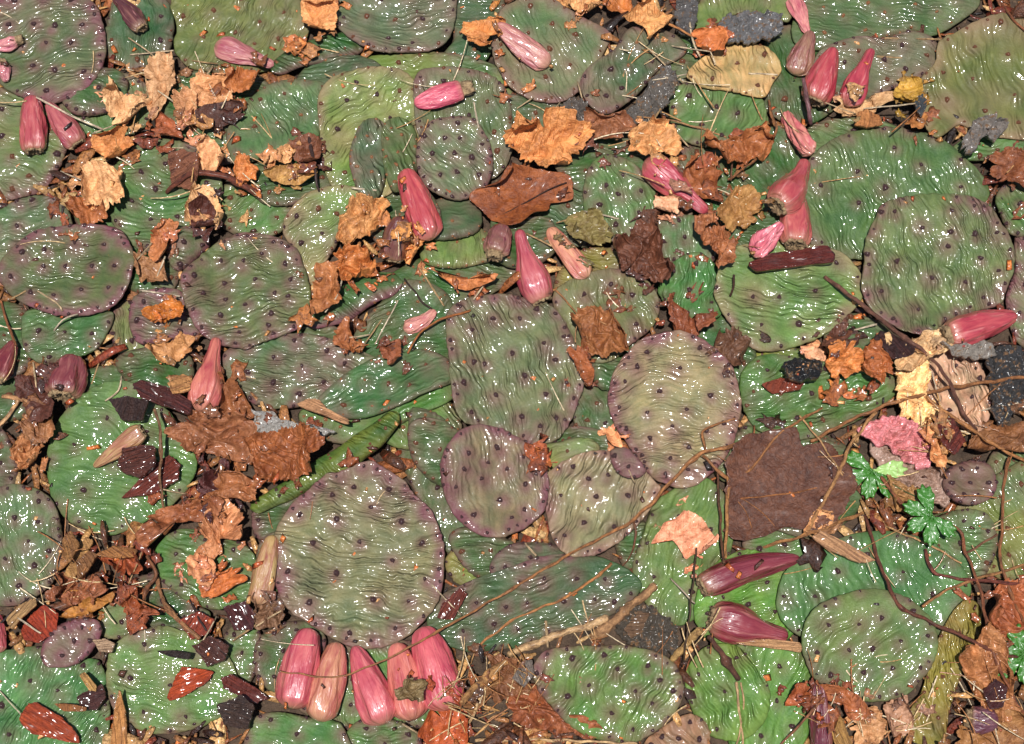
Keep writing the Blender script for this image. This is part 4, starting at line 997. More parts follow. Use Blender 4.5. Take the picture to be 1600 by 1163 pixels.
leaf([(410,272),(450,262),(492,268),(488,285),(440,288)], (176,130,70), 'yellowish brown narrow leaf beside the dark bent twig', crumple=3)
leaf([(455,230),(484,214),(500,228),(494,262),(470,258)], (110,62,36), 'dark brown leaf tip against the yellow green pad', crumple=4)
leaf([(110,322),(130,308),(163,318),(166,346),(130,352),(110,346)], (150,86,44), 'brown crumpled leaf behind the oval purple rimmed pad', crumple=5)
leaf([(206,402),(240,408),(265,414),(278,440),(236,445),(204,438)], (150,104,66), 'brown litter scrap beside the oval purple rimmed pad', crumple=4)
leaf([(918,176),(962,178),(988,200),(972,222),(940,228),(916,206)], (136,84,52), 'translucent brown leaf beside the crumpled orange leaf', crumple=5)
leaf([(1058,250),(1100,262),(1132,284),(1112,308),(1074,302)], (150,86,46), 'brown leaf scrap behind the red fruit pointing at the round green pad', crumple=6)
leaf([(1028,308),(1072,314),(1062,332),(1028,337)], (214,160,120), 'pale pinkish leaf scrap beside the tip of the red fruit', crumple=3)
leaf([(888,350),(918,332),(940,350),(952,376),(925,386),(895,376)], (120,104,56), 'mouldy yellow brown leaf under short straws', crumple=5)
leaf([(1030,468),(1060,484),(1086,500),(1128,498),(1112,522),(1085,528),(1040,518),(1028,496)], (126,66,36), 'reddish brown leaf between the bright green pad and the pink rimmed pad', crumple=5, wet=0.7)
leaf([(1105,520),(1150,520),(1180,548),(1160,575),(1120,560)], (96,62,40), 'dark brown leaf beneath the light green pad with pinkish margin', crumple=4)
leaf([(1290,562),(1310,538),(1342,545),(1348,576),(1316,592),(1294,582)], (198,122,62), 'orange curled leaf beside the black lump', crumple=6, wl=8, wet=0.7)
leaf([(1348,560),(1370,528),(1382,555),(1388,586),(1360,608),(1344,592)], (160,90,44), 'brown curled leaf beside the dark red bark sliver', crumple=6, wl=8, wet=0.7)
leaf([(1400,560),(1430,530),(1470,515),(1480,545),(1440,570),(1410,585)], (196,156,110), 'pale tan shredded leaf under the blunt end of the red fruit', crumple=5, wl=6)
leaf([(1520,690),(1560,665),(1620,668),(1625,700),(1560,712),(1515,708)], (120,76,42), 'brown leaf litter below the black rotted clump', crumple=6)
leaf([(1442,662),(1462,672),(1480,700),(1472,732),(1454,716)], (206,140,86), 'orange tan shrivelled scrap behind the rose pink shrivelled pad', crumple=6, wl=6)
leaf([(1385,745),(1420,765),(1470,790),(1440,815),(1400,800),(1375,780)], (150,108,62), 'wet yellow brown litter between the two seedling leaves', crumple=5)
leaf([(1525,970),(1545,930),(1600,905),(1645,925),(1640,1005),(1560,1010)], (148,80,44), 'wet brown leaf under the crossing brown stems beside the yellow shrivelled pad', crumple=7, wet=0.8)
leaf([(1505,1010),(1540,990),(1575,1020),(1585,1080),(1570,1120),(1530,1110),(1510,1060)], (156,100,58), 'brown folded leaf beside the yellow shrivelled pad', crumple=8, wet=0.8, wa=80)
leaf([(1370,1132),(1385,1100),(1422,1085),(1428,1112),(1422,1145),(1380,1150)], (166,122,92), 'smooth greyish brown leaf below the round green pad', crumple=2, wet=0.5)
leaf([(1330,1120),(1360,1105),(1378,1125),(1370,1160),(1335,1165)], (186,134,88), 'tan leaf scrap beside the dark maroon fruit', crumple=4)
leaf([(20,702),(45,680),(66,690),(72,722),(50,737),(24,722)], (170,112,68), 'tan wrinkled leaf beside the large pad with the dried fruit', crumple=5, wl=7)
leaf([(40,655),(75,645),(95,665),(78,690),(45,685)], (140,92,56), 'brown litter scrap above the tan wrinkled leaf', crumple=5)
leaf([(30,600),(75,600),(82,650),(50,655)], (80,40,26), 'dark red brown leaf under the scar of the maroon fruit', crumple=4)
leaf([(800,1082),(840,1065),(852,1095),(882,1115),(912,1120),(928,1140),(900,1152),(850,1142),(808,1132)], (136,74,40), 'wet brown leaf heap beside the green pad with the purple lip', crumple=7, wet=0.9)
leaf([(655,1125),(690,1108),(722,1104),(742,1130),(737,1157),(690,1168),(658,1152)], (168,78,34), 'orange brown leaf at the foot of the row of five pink fruits', crumple=3, wet=0.7)
leaf([(740,1040),(790,1030),(830,1045),(820,1085),(770,1090)], (120,76,46), 'brown litter heap under the tan broken stick', crumple=7)
rot([(965,960),(1000,945),(1045,965),(1062,1000),(1040,1025),(990,1010),(965,990)], (88,78,66), 'black wet wood pieces beside ringed woody stems', crumple=3)
leaf([(395,940),(420,930),(450,955),(440,975),(405,980)], (120,86,60), 'crumbly brown litter under the tan dried husk', crumple=5, wl=5)
leaf([(345,625),(330,605),(355,598),(386,618),(393,646),(372,658),(340,662),(318,645)], (138,84,48), 'glossy brown leaf under the tip of the peach red fruit', crumple=7, wet=0.9)
leaf([(270,676),(290,648),(330,650),(382,663),(404,690),(392,718),(350,718),(310,708),(278,696)], (140,86,52), 'brown wet leaf with fanning veins beside the dried tan fruit', crumple=7, wet=0.8, wa=10)
rot([(398,645),(430,648),(462,663),(524,674),(482,688),(440,692),(408,682)], (196,190,182), 'pale grey papery scrap on the wet brown leaves', crumple=4)
leaf([(393,692),(430,680),(490,674),(540,690),(524,717),(482,742),(430,757),(400,742),(388,712)], (142,80,40), 'large shiny brown leaf along the edge on green pad', crumple=8, wet=1.0, wl=14)
leaf([(316,756),(340,730),(362,714),(368,745),(342,777),(308,788)], (74,32,28), 'dark maroon wet leaf between the brown leaf heaps', crumple=6, wet=1.0)
leaf([(218,884),(228,830),(250,800),(300,790),(352,768),(364,790),(330,812),(290,822),(250,834)], (140,80,44), 'long brown wet leaf below the large pad with the dried fruit', crumple=6, wet=0.8)
leaf([(360,730),(400,750),(390,790),(350,800),(330,780)], (150,92,52), 'orange brown wet leaf below the large shiny brown leaf', crumple=6, wet=0.9)
leaf([(65,927),(80,905),(120,901),(160,907),(187,918),(172,936),(140,947),(100,942),(68,942)], (142,84,52), 'wrinkled brown leaf beside the green freckled pad and splinters', crumple=5, wet=0.8, wl=7)
leaf([(80,970),(110,950),(150,934),(187,917),(172,941),(130,961),(100,972)], (160,104,42), 'narrow yellow brown leaf above the purple oval pad', crumple=2, wet=0.7)
leaf([(188,920),(206,914),(217,945),(257,960),(252,970),(215,972),(193,950)], (140,70,34), 'smooth orange brown leaf curl beside the knobbly twigs', crumple=3, wet=0.9)
leaf([(155,880),(185,858),(225,862),(235,885),(200,900),(160,900)], (146,70,36), 'red brown wet leaf scrap above the narrow yellow brown leaf', crumple=5, wet=0.9)

# -- top layer of pads
pad([(165,60),(161,100),(141,131),(111,153),(75,161),(35,151),(0,131),(-25,92),(-27,30),(0,-10),(50,-30),(110,-25),(151,10)], 'E', 'round grey green pad freckled with purple at the two pale pink shrivelled fruits', pu=0.22, rim=0.75, ar='d', wa=-20, wc=0.25, ws=1.0, sp=40, hue=(92,112,84), t=10)
pad([(520,10),(530,45),(575,75),(620,81),(680,76),(706,50),(713,10),(700,-30),(530,-30)], 'E', 'grey green pad with curved folds beside the orange torn leaf', pu=0.3, rim=0.5, ar='dr', wa=8, wc=-0.2, ws=1.0, sp=40, hue=(92,116,88), t=9)
pad([(648,118),(684,103),(735,106),(774,120),(794,145),(802,190),(800,240),(780,272),(740,284),(680,264),(650,200)], 'E', 'grey green pad carrying the bright pink flat fruit', pu=0.15, rim=0.5, ar='dr', wa=70, ws=0.9, sp=40, hue=(92,118,84))
pad([(650,240),(655,208),(672,188),(700,181),(735,182),(758,205),(770,240),(768,275),(752,300),(720,312),(690,306),(665,291),(652,265)], 'E', 'small round wet grey green pad beside the flat reddish brown leaf', pu=0.08, rim=0.5, ar='d', wa=40, ws=0.7, sp=30, hue=(112,134,104), t=9)
pad([(-12,425),(0,406),(20,385),(52,360),(103,351),(155,349),(191,360),(206,385),(209,406),(202,440),(187,468),(165,484),(129,493),(85,492),(49,479),(20,464),(3,445)], 'E', 'oval dull green pad with a broad purple rim', pu=0.12, rim=0.9, ar='d', wa=12, ws=1.0, sp=42, hue=(86,108,66), t=9, tilt=(0, -0.05))
pad([(281,429),(304,406),(327,385),(348,373),(375,362),(402,362),(434,370),(462,386),(473,410),(481,434),(485,465),(477,496),(462,514),(431,527),(400,538),(382,545),(343,538),(316,522),(297,497),(285,465)], 'E', 'big olive grey pad with dark purple freckles beside the curled brown leaves', pu=0.12, rim=0.6, ar='d', wa=-12, wc=0.1, ws=1.35, sp=42, hue=(98,118,78), t=10,
    spots=[(305,432),(347,410),(382,410),(350,445),(352,470),(428,380),(447,415),(410,400),(455,440),(452,466),(385,478),(345,495),(375,520),(420,510),(400,440),(318,460),(430,460),(425,492)])
pad([(1365,344),(1353,375),(1350,411),(1347,450),(1360,482),(1396,508),(1432,522),(1458,520),(1479,502),(1522,487),(1561,476),(1575,450),(1588,414),(1583,375),(1569,351),(1543,316),(1509,303),(1458,301),(1419,304),(1380,318)], 'G', 'large light green pad with glistening upright folds beside the twig', pu=0.12, rim=0.5, ar='d', wa=75, ws=1.4, sp=46, hue=(102,136,86), t=10,
    spots=[(1376,332),(1398,332),(1440,358),(1483,365),(1520,324),(1485,332),(1480,388),(1530,406),(1400,410),(1455,437),(1505,444),(1520,368),(1377,457),(1432,487),(1395,498),(1535,466),(1558,425),(1355,398),(1556,366)])
pad([(697,520),(698,490),(715,470),(750,460),(790,458),(825,465),(860,475),(888,509),(904,548),(914,590),(905,625),(894,655),(870,686),(820,694),(760,674),(717,650),(705,610),(701,565)], 'E', 'large grey green pad with glistening upright folds touching the pink rimmed one', pu=0.2, rim=0.45, ar='d', wa=70, wc=0.15, ws=1.35, sp=46, hue=(114,132,94), t=10,
    spots=[(738,517),(740,568),(757,570),(775,618),(736,645),(820,590),(852,618),(885,600),(812,500),(850,540),(868,565),(870,655),(815,652),(770,500),(725,600),(800,555),(880,528),(720,480),(838,485),(845,668)])
pad([(949,620),(955,590),(975,555),(1005,527),(1042,516),(1080,519),(1116,539),(1143,570),(1156,605),(1159,640),(1151,680),(1136,715),(1111,741),(1085,758),(1060,763),(1040,756),(1020,746),(1005,730),(985,700),(964,670),(951,640)], 'W', 'pinkish green pad with a rose rim and dark areoles in rows', pu=0.06, rim=0.75, pk=0.18, ar='d', wa=5, wc=0.35, ws=1.3, sp=46, hue=(152,156,122), t=11, arr=0.95,
    spots=[(1011,552),(1093,545),(1063,578),(1136,582),(977,598),(1030,613),(1108,620),(968,637),(1011,647),(1073,641),(978,672),(1050,667),(1015,687),(1075,700),(1003,712),(1046,718),(1039,741),(1103,675),(1130,663),(1075,735),(995,575)])
pad([(852,745),(865,730),(890,715),(920,704),(950,703),(977,714),(1002,730),(1022,750),(1032,766),(1012,802),(990,827),(960,852),(930,867),(895,870),(869,852),(856,816),(851,780)], 'W', 'pale pinkish pad with strong slanting folds under the main twig', pu=0.18, rim=0.3, pk=0.28, ar='d', wa=-70, ws=1.6, wl=1.2, sp=44, hue=(150,156,116), t=9,
    spots=[(895,730),(950,744),(877,776),(931,777),(982,776),(913,817),(882,838),(960,825),(920,750)])
pad([(953,706),(975,698),(997,715),(1010,736),(990,748),(963,737)], 'P', 'small grey purple pad wedged beside the pink rimmed pad', pu=0.5, rim=0.4, ar='d', sp=26, ws=0.5, hue=(96,98,90), t=6)
pad([(687,740),(691,710),(704,685),(725,667),(752,662),(785,669),(820,689),(846,715),(858,746),(856,780),(843,806),(815,828),(780,839),(745,834),(715,811),(696,780)], 'P', 'round purple grey pad with a beaded purple rim', pu=0.12, rim=0.95, ar='d', wa=80, ws=0.7, sp=38, hue=(138,136,108), t=11,
    spots=[(733,711),(777,701),(713,763),(752,750),(793,734),(782,783),(741,806),(818,715),(820,759),(838,743),(820,798),(762,725),(800,810),(725,735)])
pad([(425,880),(428,838),(439,811),(457,784),(480,765),(508,741),(537,733),(568,720),(588,722),(614,739),(632,749),(646,770),(664,786),(680,807),(690,833),(694,864),(692,915),(685,939),(672,959),(656,977),(630,998),(593,1012),(555,1014),(529,1003),(503,988),(475,970),(451,952),(433,926)], 'W', 'big wet pinkish green pad with squiggly glistening folds touching the row of five fruits', pu=0.12, rim=0.7, pk=0.08, ar='d', wa=8, wc=-0.05, ws=1.7, wl=1.1, sp=54, hue=(122,138,106), t=11,
    spots=[(553,762),(608,766),(580,794),(470,805),(526,813),(627,816),(562,848),(490,850),(614,876),(525,897),(583,938),(450,895),(665,905),(618,982),(485,943),(548,990),(660,850),(640,940),(520,775)])
pad([(1253,1005),(1259,970),(1275,948),(1310,930),(1355,919),(1400,924),(1436,945),(1461,975),(1467,1010),(1457,1041),(1441,1062),(1420,1084),(1380,1096),(1340,1094),(1300,1081),(1267,1051)], 'G', 'round lumpy green pad with rusty scars under the dark brown stem', pu=0.08, rim=0.3, ar='d', wa=-45, ws=0.8, wl=1.5, sp=44, hue=(88,134,82), t=11, ye=0.12)
pad([(834,1036),(850,1017),(890,1009),(930,1008),(970,1007),(1010,1014),(1040,1025),(1061,1045),(1069,1075),(1061,1106),(1040,1132),(1010,1152),(985,1163),(940,1157),(900,1142),(869,1112),(844,1082),(833,1056)], 'V', 'green pad with a purple pink upper lip beside ringed woody stems', pu=0.08, rim=0.5, pk=0.08, ar='d', wa=-60, ws=1.2, wl=1.2, sp=46, hue=(86,138,66), t=10,
    spots=[(895,1030),(943,1025),(1012,1041),(920,1072),(886,1089),(965,1046),(992,1082),(1052,1080),(955,1114),(988,1140),(1019,1100),(1030,1063),(1058,1048)])
pad([(62,1020),(75,990),(100,972),(130,965),(152,969),(159,985),(151,1006),(130,1031),(100,1043),(71,1041)], 'P', 'small oval purple grey pad with a beaded rim', pu=0.5, rim=0.9, ar='d', wa=40, ws=0.6, sp=28, hue=(98,104,82), t=8)

# ------------------------------------------------------------------ leaves lying on top
leaf([(165,118),(176,145),(197,154),(226,154),(238,178),(217,201),(186,207),(172,181)], (216,164,112), 'torn tan leaf with a long pointed corner beside the green pad', crumple=4, wet=0.1, jag=0.1)
leaf([(158,206),(196,204),(207,226),(196,251),(175,261),(160,246),(148,232)], (196,128,72), 'orange tan crumpled leaf below the torn tan leaf', crumple=5, wet=0.1)
leaf([(134,276),(160,261),(191,270),(202,300),(186,326),(155,322),(129,306)], (210,156,104), 'pale tan crumpled leaf beside the mid green pad', crumple=5, wet=0.1)
leaf([(233,112),(250,92),(275,94),(292,106),(277,116),(271,141),(251,176),(236,181),(231,150)], (190,142,98), 'tan rolled leaf with ribbed sides', crumple=4, wet=0.1, wa=75)
leaf([(272,167),(286,140),(306,150),(312,180),(301,206),(280,197)], (188,132,88), 'tan ribbed curl of leaf beside the flat dark leaf', crumple=5, wet=0.1)
leaf([(310,175),(340,164),(377,161),(370,186),(346,198),(317,196)], (66,30,14), 'flat very dark brown leaf', crumple=1, curl=1.5, wet=0.2, jag=0.03)
leaf([(300,217),(330,224),(346,240),(362,262),(340,273),(311,263),(309,235)], (216,156,106), 'pale tan leaf flap above the curved brown pod', crumple=3, wet=0.1)
chip([(264,246),(286,235),(309,242),(312,275),(296,299),(269,291)], (140,88,62), 'square brown husk with a dark spot', name='husk', cat='husk', group=None, t=4, crumple=2, curl=3, wet=0.4)
leaf([(285,342),(300,300),(320,291),(336,300),(347,330),(367,350),(346,366),(325,350),(300,352)], (214,162,110), 'tan arching leaf strip over the dark brown folded leaf', crumple=3, wet=0.1)
leaf([(296,322),(318,312),(334,326),(338,352),(331,374),(306,358)], (76,36,24), 'dark brown folded leaf', crumple=3, wet=0.3, jag=0.03)
leaf([(243,350),(276,350),(269,370),(259,406),(238,406),(240,376)], (176,108,64), 'orange brown leaf strip beside the small dark green pad', crumple=4)
leaf([(477,0),(516,-5),(526,55),(501,66),(477,46)], (206,140,84), 'orange tan leaf between the olive pad and the grey green pad', crumple=5, wet=0.1)
leaf([(448,82),(475,60),(479,76),(460,88)], (198,122,66), 'small orange leaf scrap below the orange tan leaf', crumple=2)
leaf([(724,52),(755,40),(776,24),(787,40),(766,70),(767,90),(730,82)], (190,122,66), 'orange torn leaf beside the smooth dark teal pad', crumple=5, wet=0.1, jag=0.1)
leaf([(800,168),(820,186),(850,180),(880,185),(907,201),(917,225),(891,245),(881,272),(855,264),(830,259),(804,241),(797,206)], (196,128,72), 'large crumpled orange tan leaf above the flat reddish brown leaf', crumple=7, wet=0.15, jag=0.1)
L22 = leaf([(739,301),(765,266),(781,249),(811,268),(850,270),(886,279),(888,309),(857,318),(850,336),(811,356),(780,346),(744,316)], (126,64,24), 'flat reddish brown leaf with dark specks', crumple=1.5, curl=5, wet=0.35, wl=25, jag=0.03, wa=-35, ribs=0.12, roll=0.25)
twig([(885,285),(850,300),(812,322),(775,340)], 3, (70,34,16), None, name='vein', parent=L22, stiff=4)
leaf([(984,226),(990,205),(1020,195),(1046,205),(1057,235),(1036,246),(1005,247),(984,236)], (204,146,90), 'tan knobbly leaf curl above the plump red fruit', crumple=6, wl=9, wet=0.2)
L25 = leaf([(966,26),(990,15),(986,-6),(1011,0),(1031,20),(1052,30),(1046,46),(1026,52),(1018,77),(1006,47),(974,31)], (206,146,88), 'tan star shaped leaf with long points', crumple=3, wet=0.1, jag=0.03, wl=9)
twig([(1040,35),(1060,45),(1084,58)], 5, (196,132,78), None, name='leaf_stalk', parent=L25, stiff=4)
leaf([(1093,236),(1130,225),(1180,214),(1203,199),(1208,231),(1190,251),(1150,263),(1108,262)], (156,92,48), 'brown curled leaf heap in front of the light green glossy pad', crumple=8, wet=0.6, wl=10)
leaf([(1119,326),(1135,304),(1160,297),(1182,310),(1182,346),(1166,353),(1145,361),(1129,351)], (160,114,62), 'tan brown cupped leaf beside the tip of the plump red fruit', crumple=4, curl=5, wet=0.6)
L31 = leaf([(1069,340),(1101,341),(1112,360),(1141,369),(1156,395),(1157,420),(1145,441),(1129,431),(1124,405),(1094,381),(1079,366)], (150,90,52), 'brown twisted leaf hanging over the light green pad with pinkish margin', crumple=6, wet=0.5, wl=9)
twig([(1146,430),(1147,448),(1142,462)], 5, (74,40,22), None, name='leaf_stalk', parent=L31, stiff=4)
leaf([(949,386),(990,370),(1006,344),(1026,354),(1032,395),(1057,425),(1046,441),(1010,439),(974,426),(954,401)], (96,54,34), 'dark brown crumpled leaf below the round green pad', crumple=8, wet=0.5, wl=10)
L34 = leaf([(887,511),(910,490),(945,487),(971,498),(986,520),(992,541),(970,552),(925,557),(904,546),(889,526)], (136,82,42), 'brown leaf with a pale fan of veins and a stalk', crumple=5, wet=0.5, wl=10)
twig([(868,454),(885,470),(903,492),(912,505)], 4, (186,130,80), None, name='leaf_stalk', parent=L34, stiff=6)
for q in ([(905,492),(935,512),(952,532),(955,550)], [(908,498),(915,520),(922,548)], [(910,494),(945,506),(978,528)], [(906,494),(900,515),(899,535)]):
    twig(q, 2.2, (206,156,110), None, name='vein', parent=L34, stiff=2)
leaf([(890,552),(908,546),(922,575),(924,600),(914,606),(902,580)], (140,76,38), 'narrow brown leaf strip beside the pink rimmed pad', crumple=3, wet=0.6)
leaf([(529,366),(545,325),(575,317),(607,325),(603,361),(592,381),(560,377),(545,396)], (190,132,78), 'tan curled leaf beside the maroon brown fruit', crumple=8, wet=0.3, wl=12)
leaf([(505,424),(530,395),(572,399),(585,420),(572,442),(540,443),(523,432)], (184,110,54), 'orange swirled leaf curl with fine ribs', crumple=8, wet=0.5, wl=7)
leaf([(476,504),(489,460),(508,420),(530,438),(552,446),(541,467),(515,483),(495,498)], (160,98,52), 'brown crumpled leaf between the big freckled pad and the folded green pad', crumple=6, wet=0.5)
leaf([(634,366),(656,364),(663,395),(651,412),(636,409)], (206,138,80), 'small orange tan leaf between the maroon and the red fruit', crumple=3, wet=0.2)
leaf([(668,434),(710,437),(730,444),(760,431),(787,420),(761,447),(725,454),(700,447)], (184,112,62), 'thin ribbon of orange leaf', crumple=3, jag=0.02, wet=0.3)
leaf([(597,538),(623,534),(627,561),(619,577),(599,566)], (140,78,46), 'small brown leaf scrap below the crossed straws', crumple=4)
leaf([(527,520),(545,505),(552,530),(575,545),(540,548),(515,535)], (156,92,50), 'brown leaf scrap beside the grey green shiny pad', crumple=4)
leaf([(221,559),(250,540),(310,524),(322,536),(291,556),(270,570),(240,562)], (186,130,78), 'tan leaf under the lower edge of the big freckled pad', crumple=4, wet=0.3)
leaf([(231,493),(250,480),(275,464),(290,485),(286,501),(265,501),(234,512)], (180,104,36), 'orange wet crinkled leaf on the purple margined pad', crumple=4, wet=1.0, wl=7)
leaf([(338,792),(360,788),(386,830),(392,847),(352,847),(345,872),(315,892),(299,882),(319,840),(324,800)], (178,116,74), 'tan torn leaf draped onto the green pad', crumple=5, wet=0.7)
leaf([(318,905),(341,884),(382,900),(380,926),(350,934),(321,931)], (184,102,48), 'orange glossy leaf scrap on the green pad', crumple=3, wet=1.0)
leaf([(298,876),(330,868),(336,890),(322,925),(308,902)], (206,140,94), 'pale tan leaf scrap beside the orange glossy one', crumple=3, wet=0.7)
L55 = leaf([(1020,851),(1035,830),(1040,810),(1065,802),(1096,814),(1112,840),(1130,866),(1111,879),(1085,867),(1070,870),(1050,846)], (222,150,112), 'peach coloured lobed leaf', crumple=2.5, curl=3, wet=0.5, jag=0.03)
L56 = leaf([(1144,718),(1165,689),(1200,679),(1231,668),(1291,700),(1327,751),(1312,792),(1271,827),(1220,832),(1149,840),(1138,790)], (84,46,26), 'big flat dark brown leaf with a tan midrib', crumple=1.5, curl=4, wet=0.5, jag=0.05, wl=30, follow=0.3, ribs=0.1, roll=0.2)
for q, w in (([(1142,780),(1180,777),(1240,770),(1300,757)], 4), ([(1160,779),(1190,800),(1210,822)], 2.4), ([(1150,780),(1165,800),(1175,825)], 2.2)):
    twig(q, w, (176,112,62), None, name='vein', parent=L56, stiff=3)
leaf([(1263,1076),(1300,1071),(1331,1085),(1358,1112),(1332,1127),(1300,1101)], (146,82,44), 'brown curl of leaf over the dark maroon fruit', crumple=4, wet=0.8)
leaf([(1228,1102),(1240,1075),(1255,1054),(1264,1075),(1259,1096),(1235,1107)], (150,76,36), 'orange brown cupped leaf on the light green pad under straws', crumple=3, curl=5, wet=0.9)
leaf([(1285,536),(1300,514),(1327,509),(1324,531),(1300,542)], (92,52,34), 'dark brown leaf scrap at the pinkish lower margin', crumple=3, wet=0.6)
leaf([(1251,543),(1266,540),(1282,560),(1276,577),(1259,566)], (222,164,122), 'pale peach leaf scrap above the black lump', crumple=2, wet=0.5)
leaf([(1470,1178),(1490,1145),(1550,1119),(1625,1098),(1650,1195),(1470,1200)], (140,94,50), 'long smooth olive brown leaf beside the purple fruit stub', crumple=3, wet=0.8, wa=20)
leaf([(1264,170),(1300,167),(1350,159),(1396,149),(1402,165),(1371,179),(1330,182),(1275,187)], (196,152,104), 'pale tan papery strip below the red fruits', crumple=2, wet=0.2)
leaf([(1412,192),(1430,174),(1447,188),(1442,204),(1425,206)], (170,110,60), 'brown leaf scrap beside the large olive pad', crumple=3)
leaf([(1395,150),(1420,125),(1436,130),(1432,165),(1412,182)], (172,130,48), 'yellow brown withered strip between the olive pad and the round orange disc', crumple=3, wet=0.3)
leaf([(949,692),(953,667),(972,697)], (224,150,98), 'small peach triangle of leaf against the pink rimmed pad', crumple=1, jag=0.02)
leaf([(837,702),(850,703),(860,725),(857,742),(848,730)], (176,96,46), 'small orange curl of leaf above the pale wrinkled pad', crumple=2)
leaf([(1255,835),(1275,800),(1300,790),(1296,820),(1280,838)], (206,146,94), 'pale tan leaf tip at the fork of the brown twigs', crumple=2)
leaf([(550,20),(556,18),(556,24),(550,24)], (170,110,60), 'tiny orange scrap on the grey green pad with curved folds', crumple=0.5, jag=0.02) if False else None

# ------------------------------------------------------------------ bark and wood
chip([(1168,411),(1200,398),(1240,392),(1290,385),(1308,397),(1300,411),(1260,413),(1220,421),(1180,425)], (104,34,20), 'dark red glossy bark strip below the two stacked red fruits', wa=-8, t=4, wet=0.9)
chip([(1188,601),(1220,590),(1259,597),(1250,611),(1205,616)], (140,62,36), 'flat red brown bark chip beside the black lump')
rot([(1223,576),(1235,565),(1260,562),(1282,570),(1273,591),(1235,594)], (20,18,18), 'black lump lying on the yellow green pad', crumple=4, t=6, name='black_lump', group=None)
chip([(1363,531),(1375,519),(1400,525),(1433,541),(1426,556),(1395,562)], (60,26,18), 'dark red bark sliver beneath the thick brown twig', wet=0.8)
chip([(1462,650),(1490,655),(1508,690),(1492,712),(1470,690)], (112,44,28), 'smooth red brown seed shell beside the withered pads', t=5, wet=0.9)
rot([(1540,566),(1560,542),(1592,546),(1604,600),(1588,648),(1562,668),(1550,640),(1545,595)], (60,58,58), 'black rotted clump beside the peach withered pad', crumple=4, t=3)
rot([(1500,228),(1520,196),(1550,188),(1568,200),(1560,218),(1530,222),(1516,245)], (150,140,132), 'curled black and white rotted clump on the bright green pad', crumple=7)
rot([(1470,538),(1500,530),(1540,536),(1550,556),(1515,562),(1485,552)], (168,158,146), 'grey shredded clump under the red fruit', crumple=4)
rot([(1430,160),(1440,150),(1448,165),(1438,182)], (70,76,80), 'tiny dark grey clump on the margin of the olive pad', crumple=2)
chip([(1548,263),(1570,250),(1625,233),(1625,250),(1580,267)], (206,170,118), 'pale splinter of bark beside the curled rotted clump', wa=-15)
leaf([(1540,250),(1580,240),(1625,262),(1620,300),(1570,290),(1550,275)], (120,66,34), 'brown leaf litter under the pale splinter', crumple=4)
chip([(1335,196),(1339,179),(1355,171),(1374,180),(1379,196),(1357,200)], (196,132,76), 'round orange tan disc above the very large pad', name='seed_disc', cat='seed disc', group=None, t=3)
chip([(208,600),(220,594),(260,604),(302,630),(297,649),(260,636),(220,623)], (84,30,20), 'dark maroon glossy bark strip beside the tip of the peach red fruit', wa=25, t=5, wet=1.0)
chip([(171,625),(195,619),(232,628),(223,657),(190,656)], (58,34,26), 'black wet bark piece on the large pad with the dried fruit', t=5, wet=0.8)
chip([(263,600),(285,585),(302,592),(298,612),(270,615)], (206,150,92), 'pale orange splinter behind the peach red fruit', wet=0.4)
chip([(192,779),(215,755),(240,724),(265,712),(284,725),(279,751),(250,769),(215,776)], (112,44,26), 'flat dark red bark piece on the large green pad', t=3, wet=0.9, wa=-35)
chip([(181,726),(195,700),(240,698),(244,725),(220,747),(194,742)], (92,44,30), 'wet brown bark lump beneath the dried tan fruit', t=6, crumple=3, wet=1.0)
chip([(33,986),(50,960),(70,944),(92,960),(90,985),(62,1005),(39,1001)], (168,62,30), 'red orange bark chip beside the purple oval pad', wet=0.8)
chip([(260,1091),(275,1060),(285,1041),(310,1044),(337,1050),(326,1066),(290,1087),(263,1099)], (190,76,30), 'bright orange red bark chip on the bright green pad', wet=0.9, wa=-20)
chip([(29,1126),(45,1097),(60,1099),(95,1119),(115,1139),(126,1163),(95,1157),(50,1147)], (170,70,28), 'orange red bark chip on the shiny wet green pad', wet=0.9, wa=30, t=4)
chip([(280,972),(310,955),(336,968),(330,990),(300,1000)], (150,62,36), 'reddish bark chip in the dark wet heap', wet=0.9)
chip([(300,1010),(330,995),(358,1010),(352,1032),(325,1042)], (84,44,30), 'dark brown bark chip in the wet heap', t=4, wet=1.0, crumple=2)
chip([(344,1061),(360,1052),(400,1076),(423,1092),(396,1100),(350,1076)], (104,40,26), 'dark red bark sliver beside the bright orange red chip', wet=0.9, wa=30)
chip([(244,1018),(270,1016),(300,1022),(296,1032),(265,1026)], (48,34,28), 'black charred splinter on the bright green pad', t=3)
chip([(350,950),(385,940),(400,960),(395,985),(365,985)], (78,26,22), 'dark maroon bark piece behind the small bright green pad', wet=0.9)
chip([(340,1105),(375,1085),(400,1105),(390,1140),(350,1135)], (66,46,36), 'black wet bark lump beside the bright green pad', t=6, crumple=3, wet=0.9)
chip([(120,1090),(140,1078),(160,1068),(165,1090),(150,1110),(128,1108)], (78,42,36), 'dark purple bark scrap on the shiny wet green pad', t=4, wet=0.9)
chip([(125,1055),(133,1050),(152,1072),(150,1080),(138,1078)], (200,156,92), 'pale yellow wood splinter beside the dark purple scrap', wet=0.4, wa=50)
chip([(84,1100),(120,1102),(136,1106),(134,1112),(100,1112)], (160,104,56), 'thin tan splinter above the orange red bark chip', wet=0.5)
chip([(172,1168),(180,1110),(188,1073),(196,1110),(198,1170)], (204,144,82), 'upright tan wood splinter beside the bright green pad', wa=85, t=4, wet=0.5)
chip([(100,900),(118,862),(135,838),(146,845),(130,880),(116,905)], (192,146,88), 'tan wood splinter below the large pad with the dried fruit', wa=60, t=4, wet=0.5)
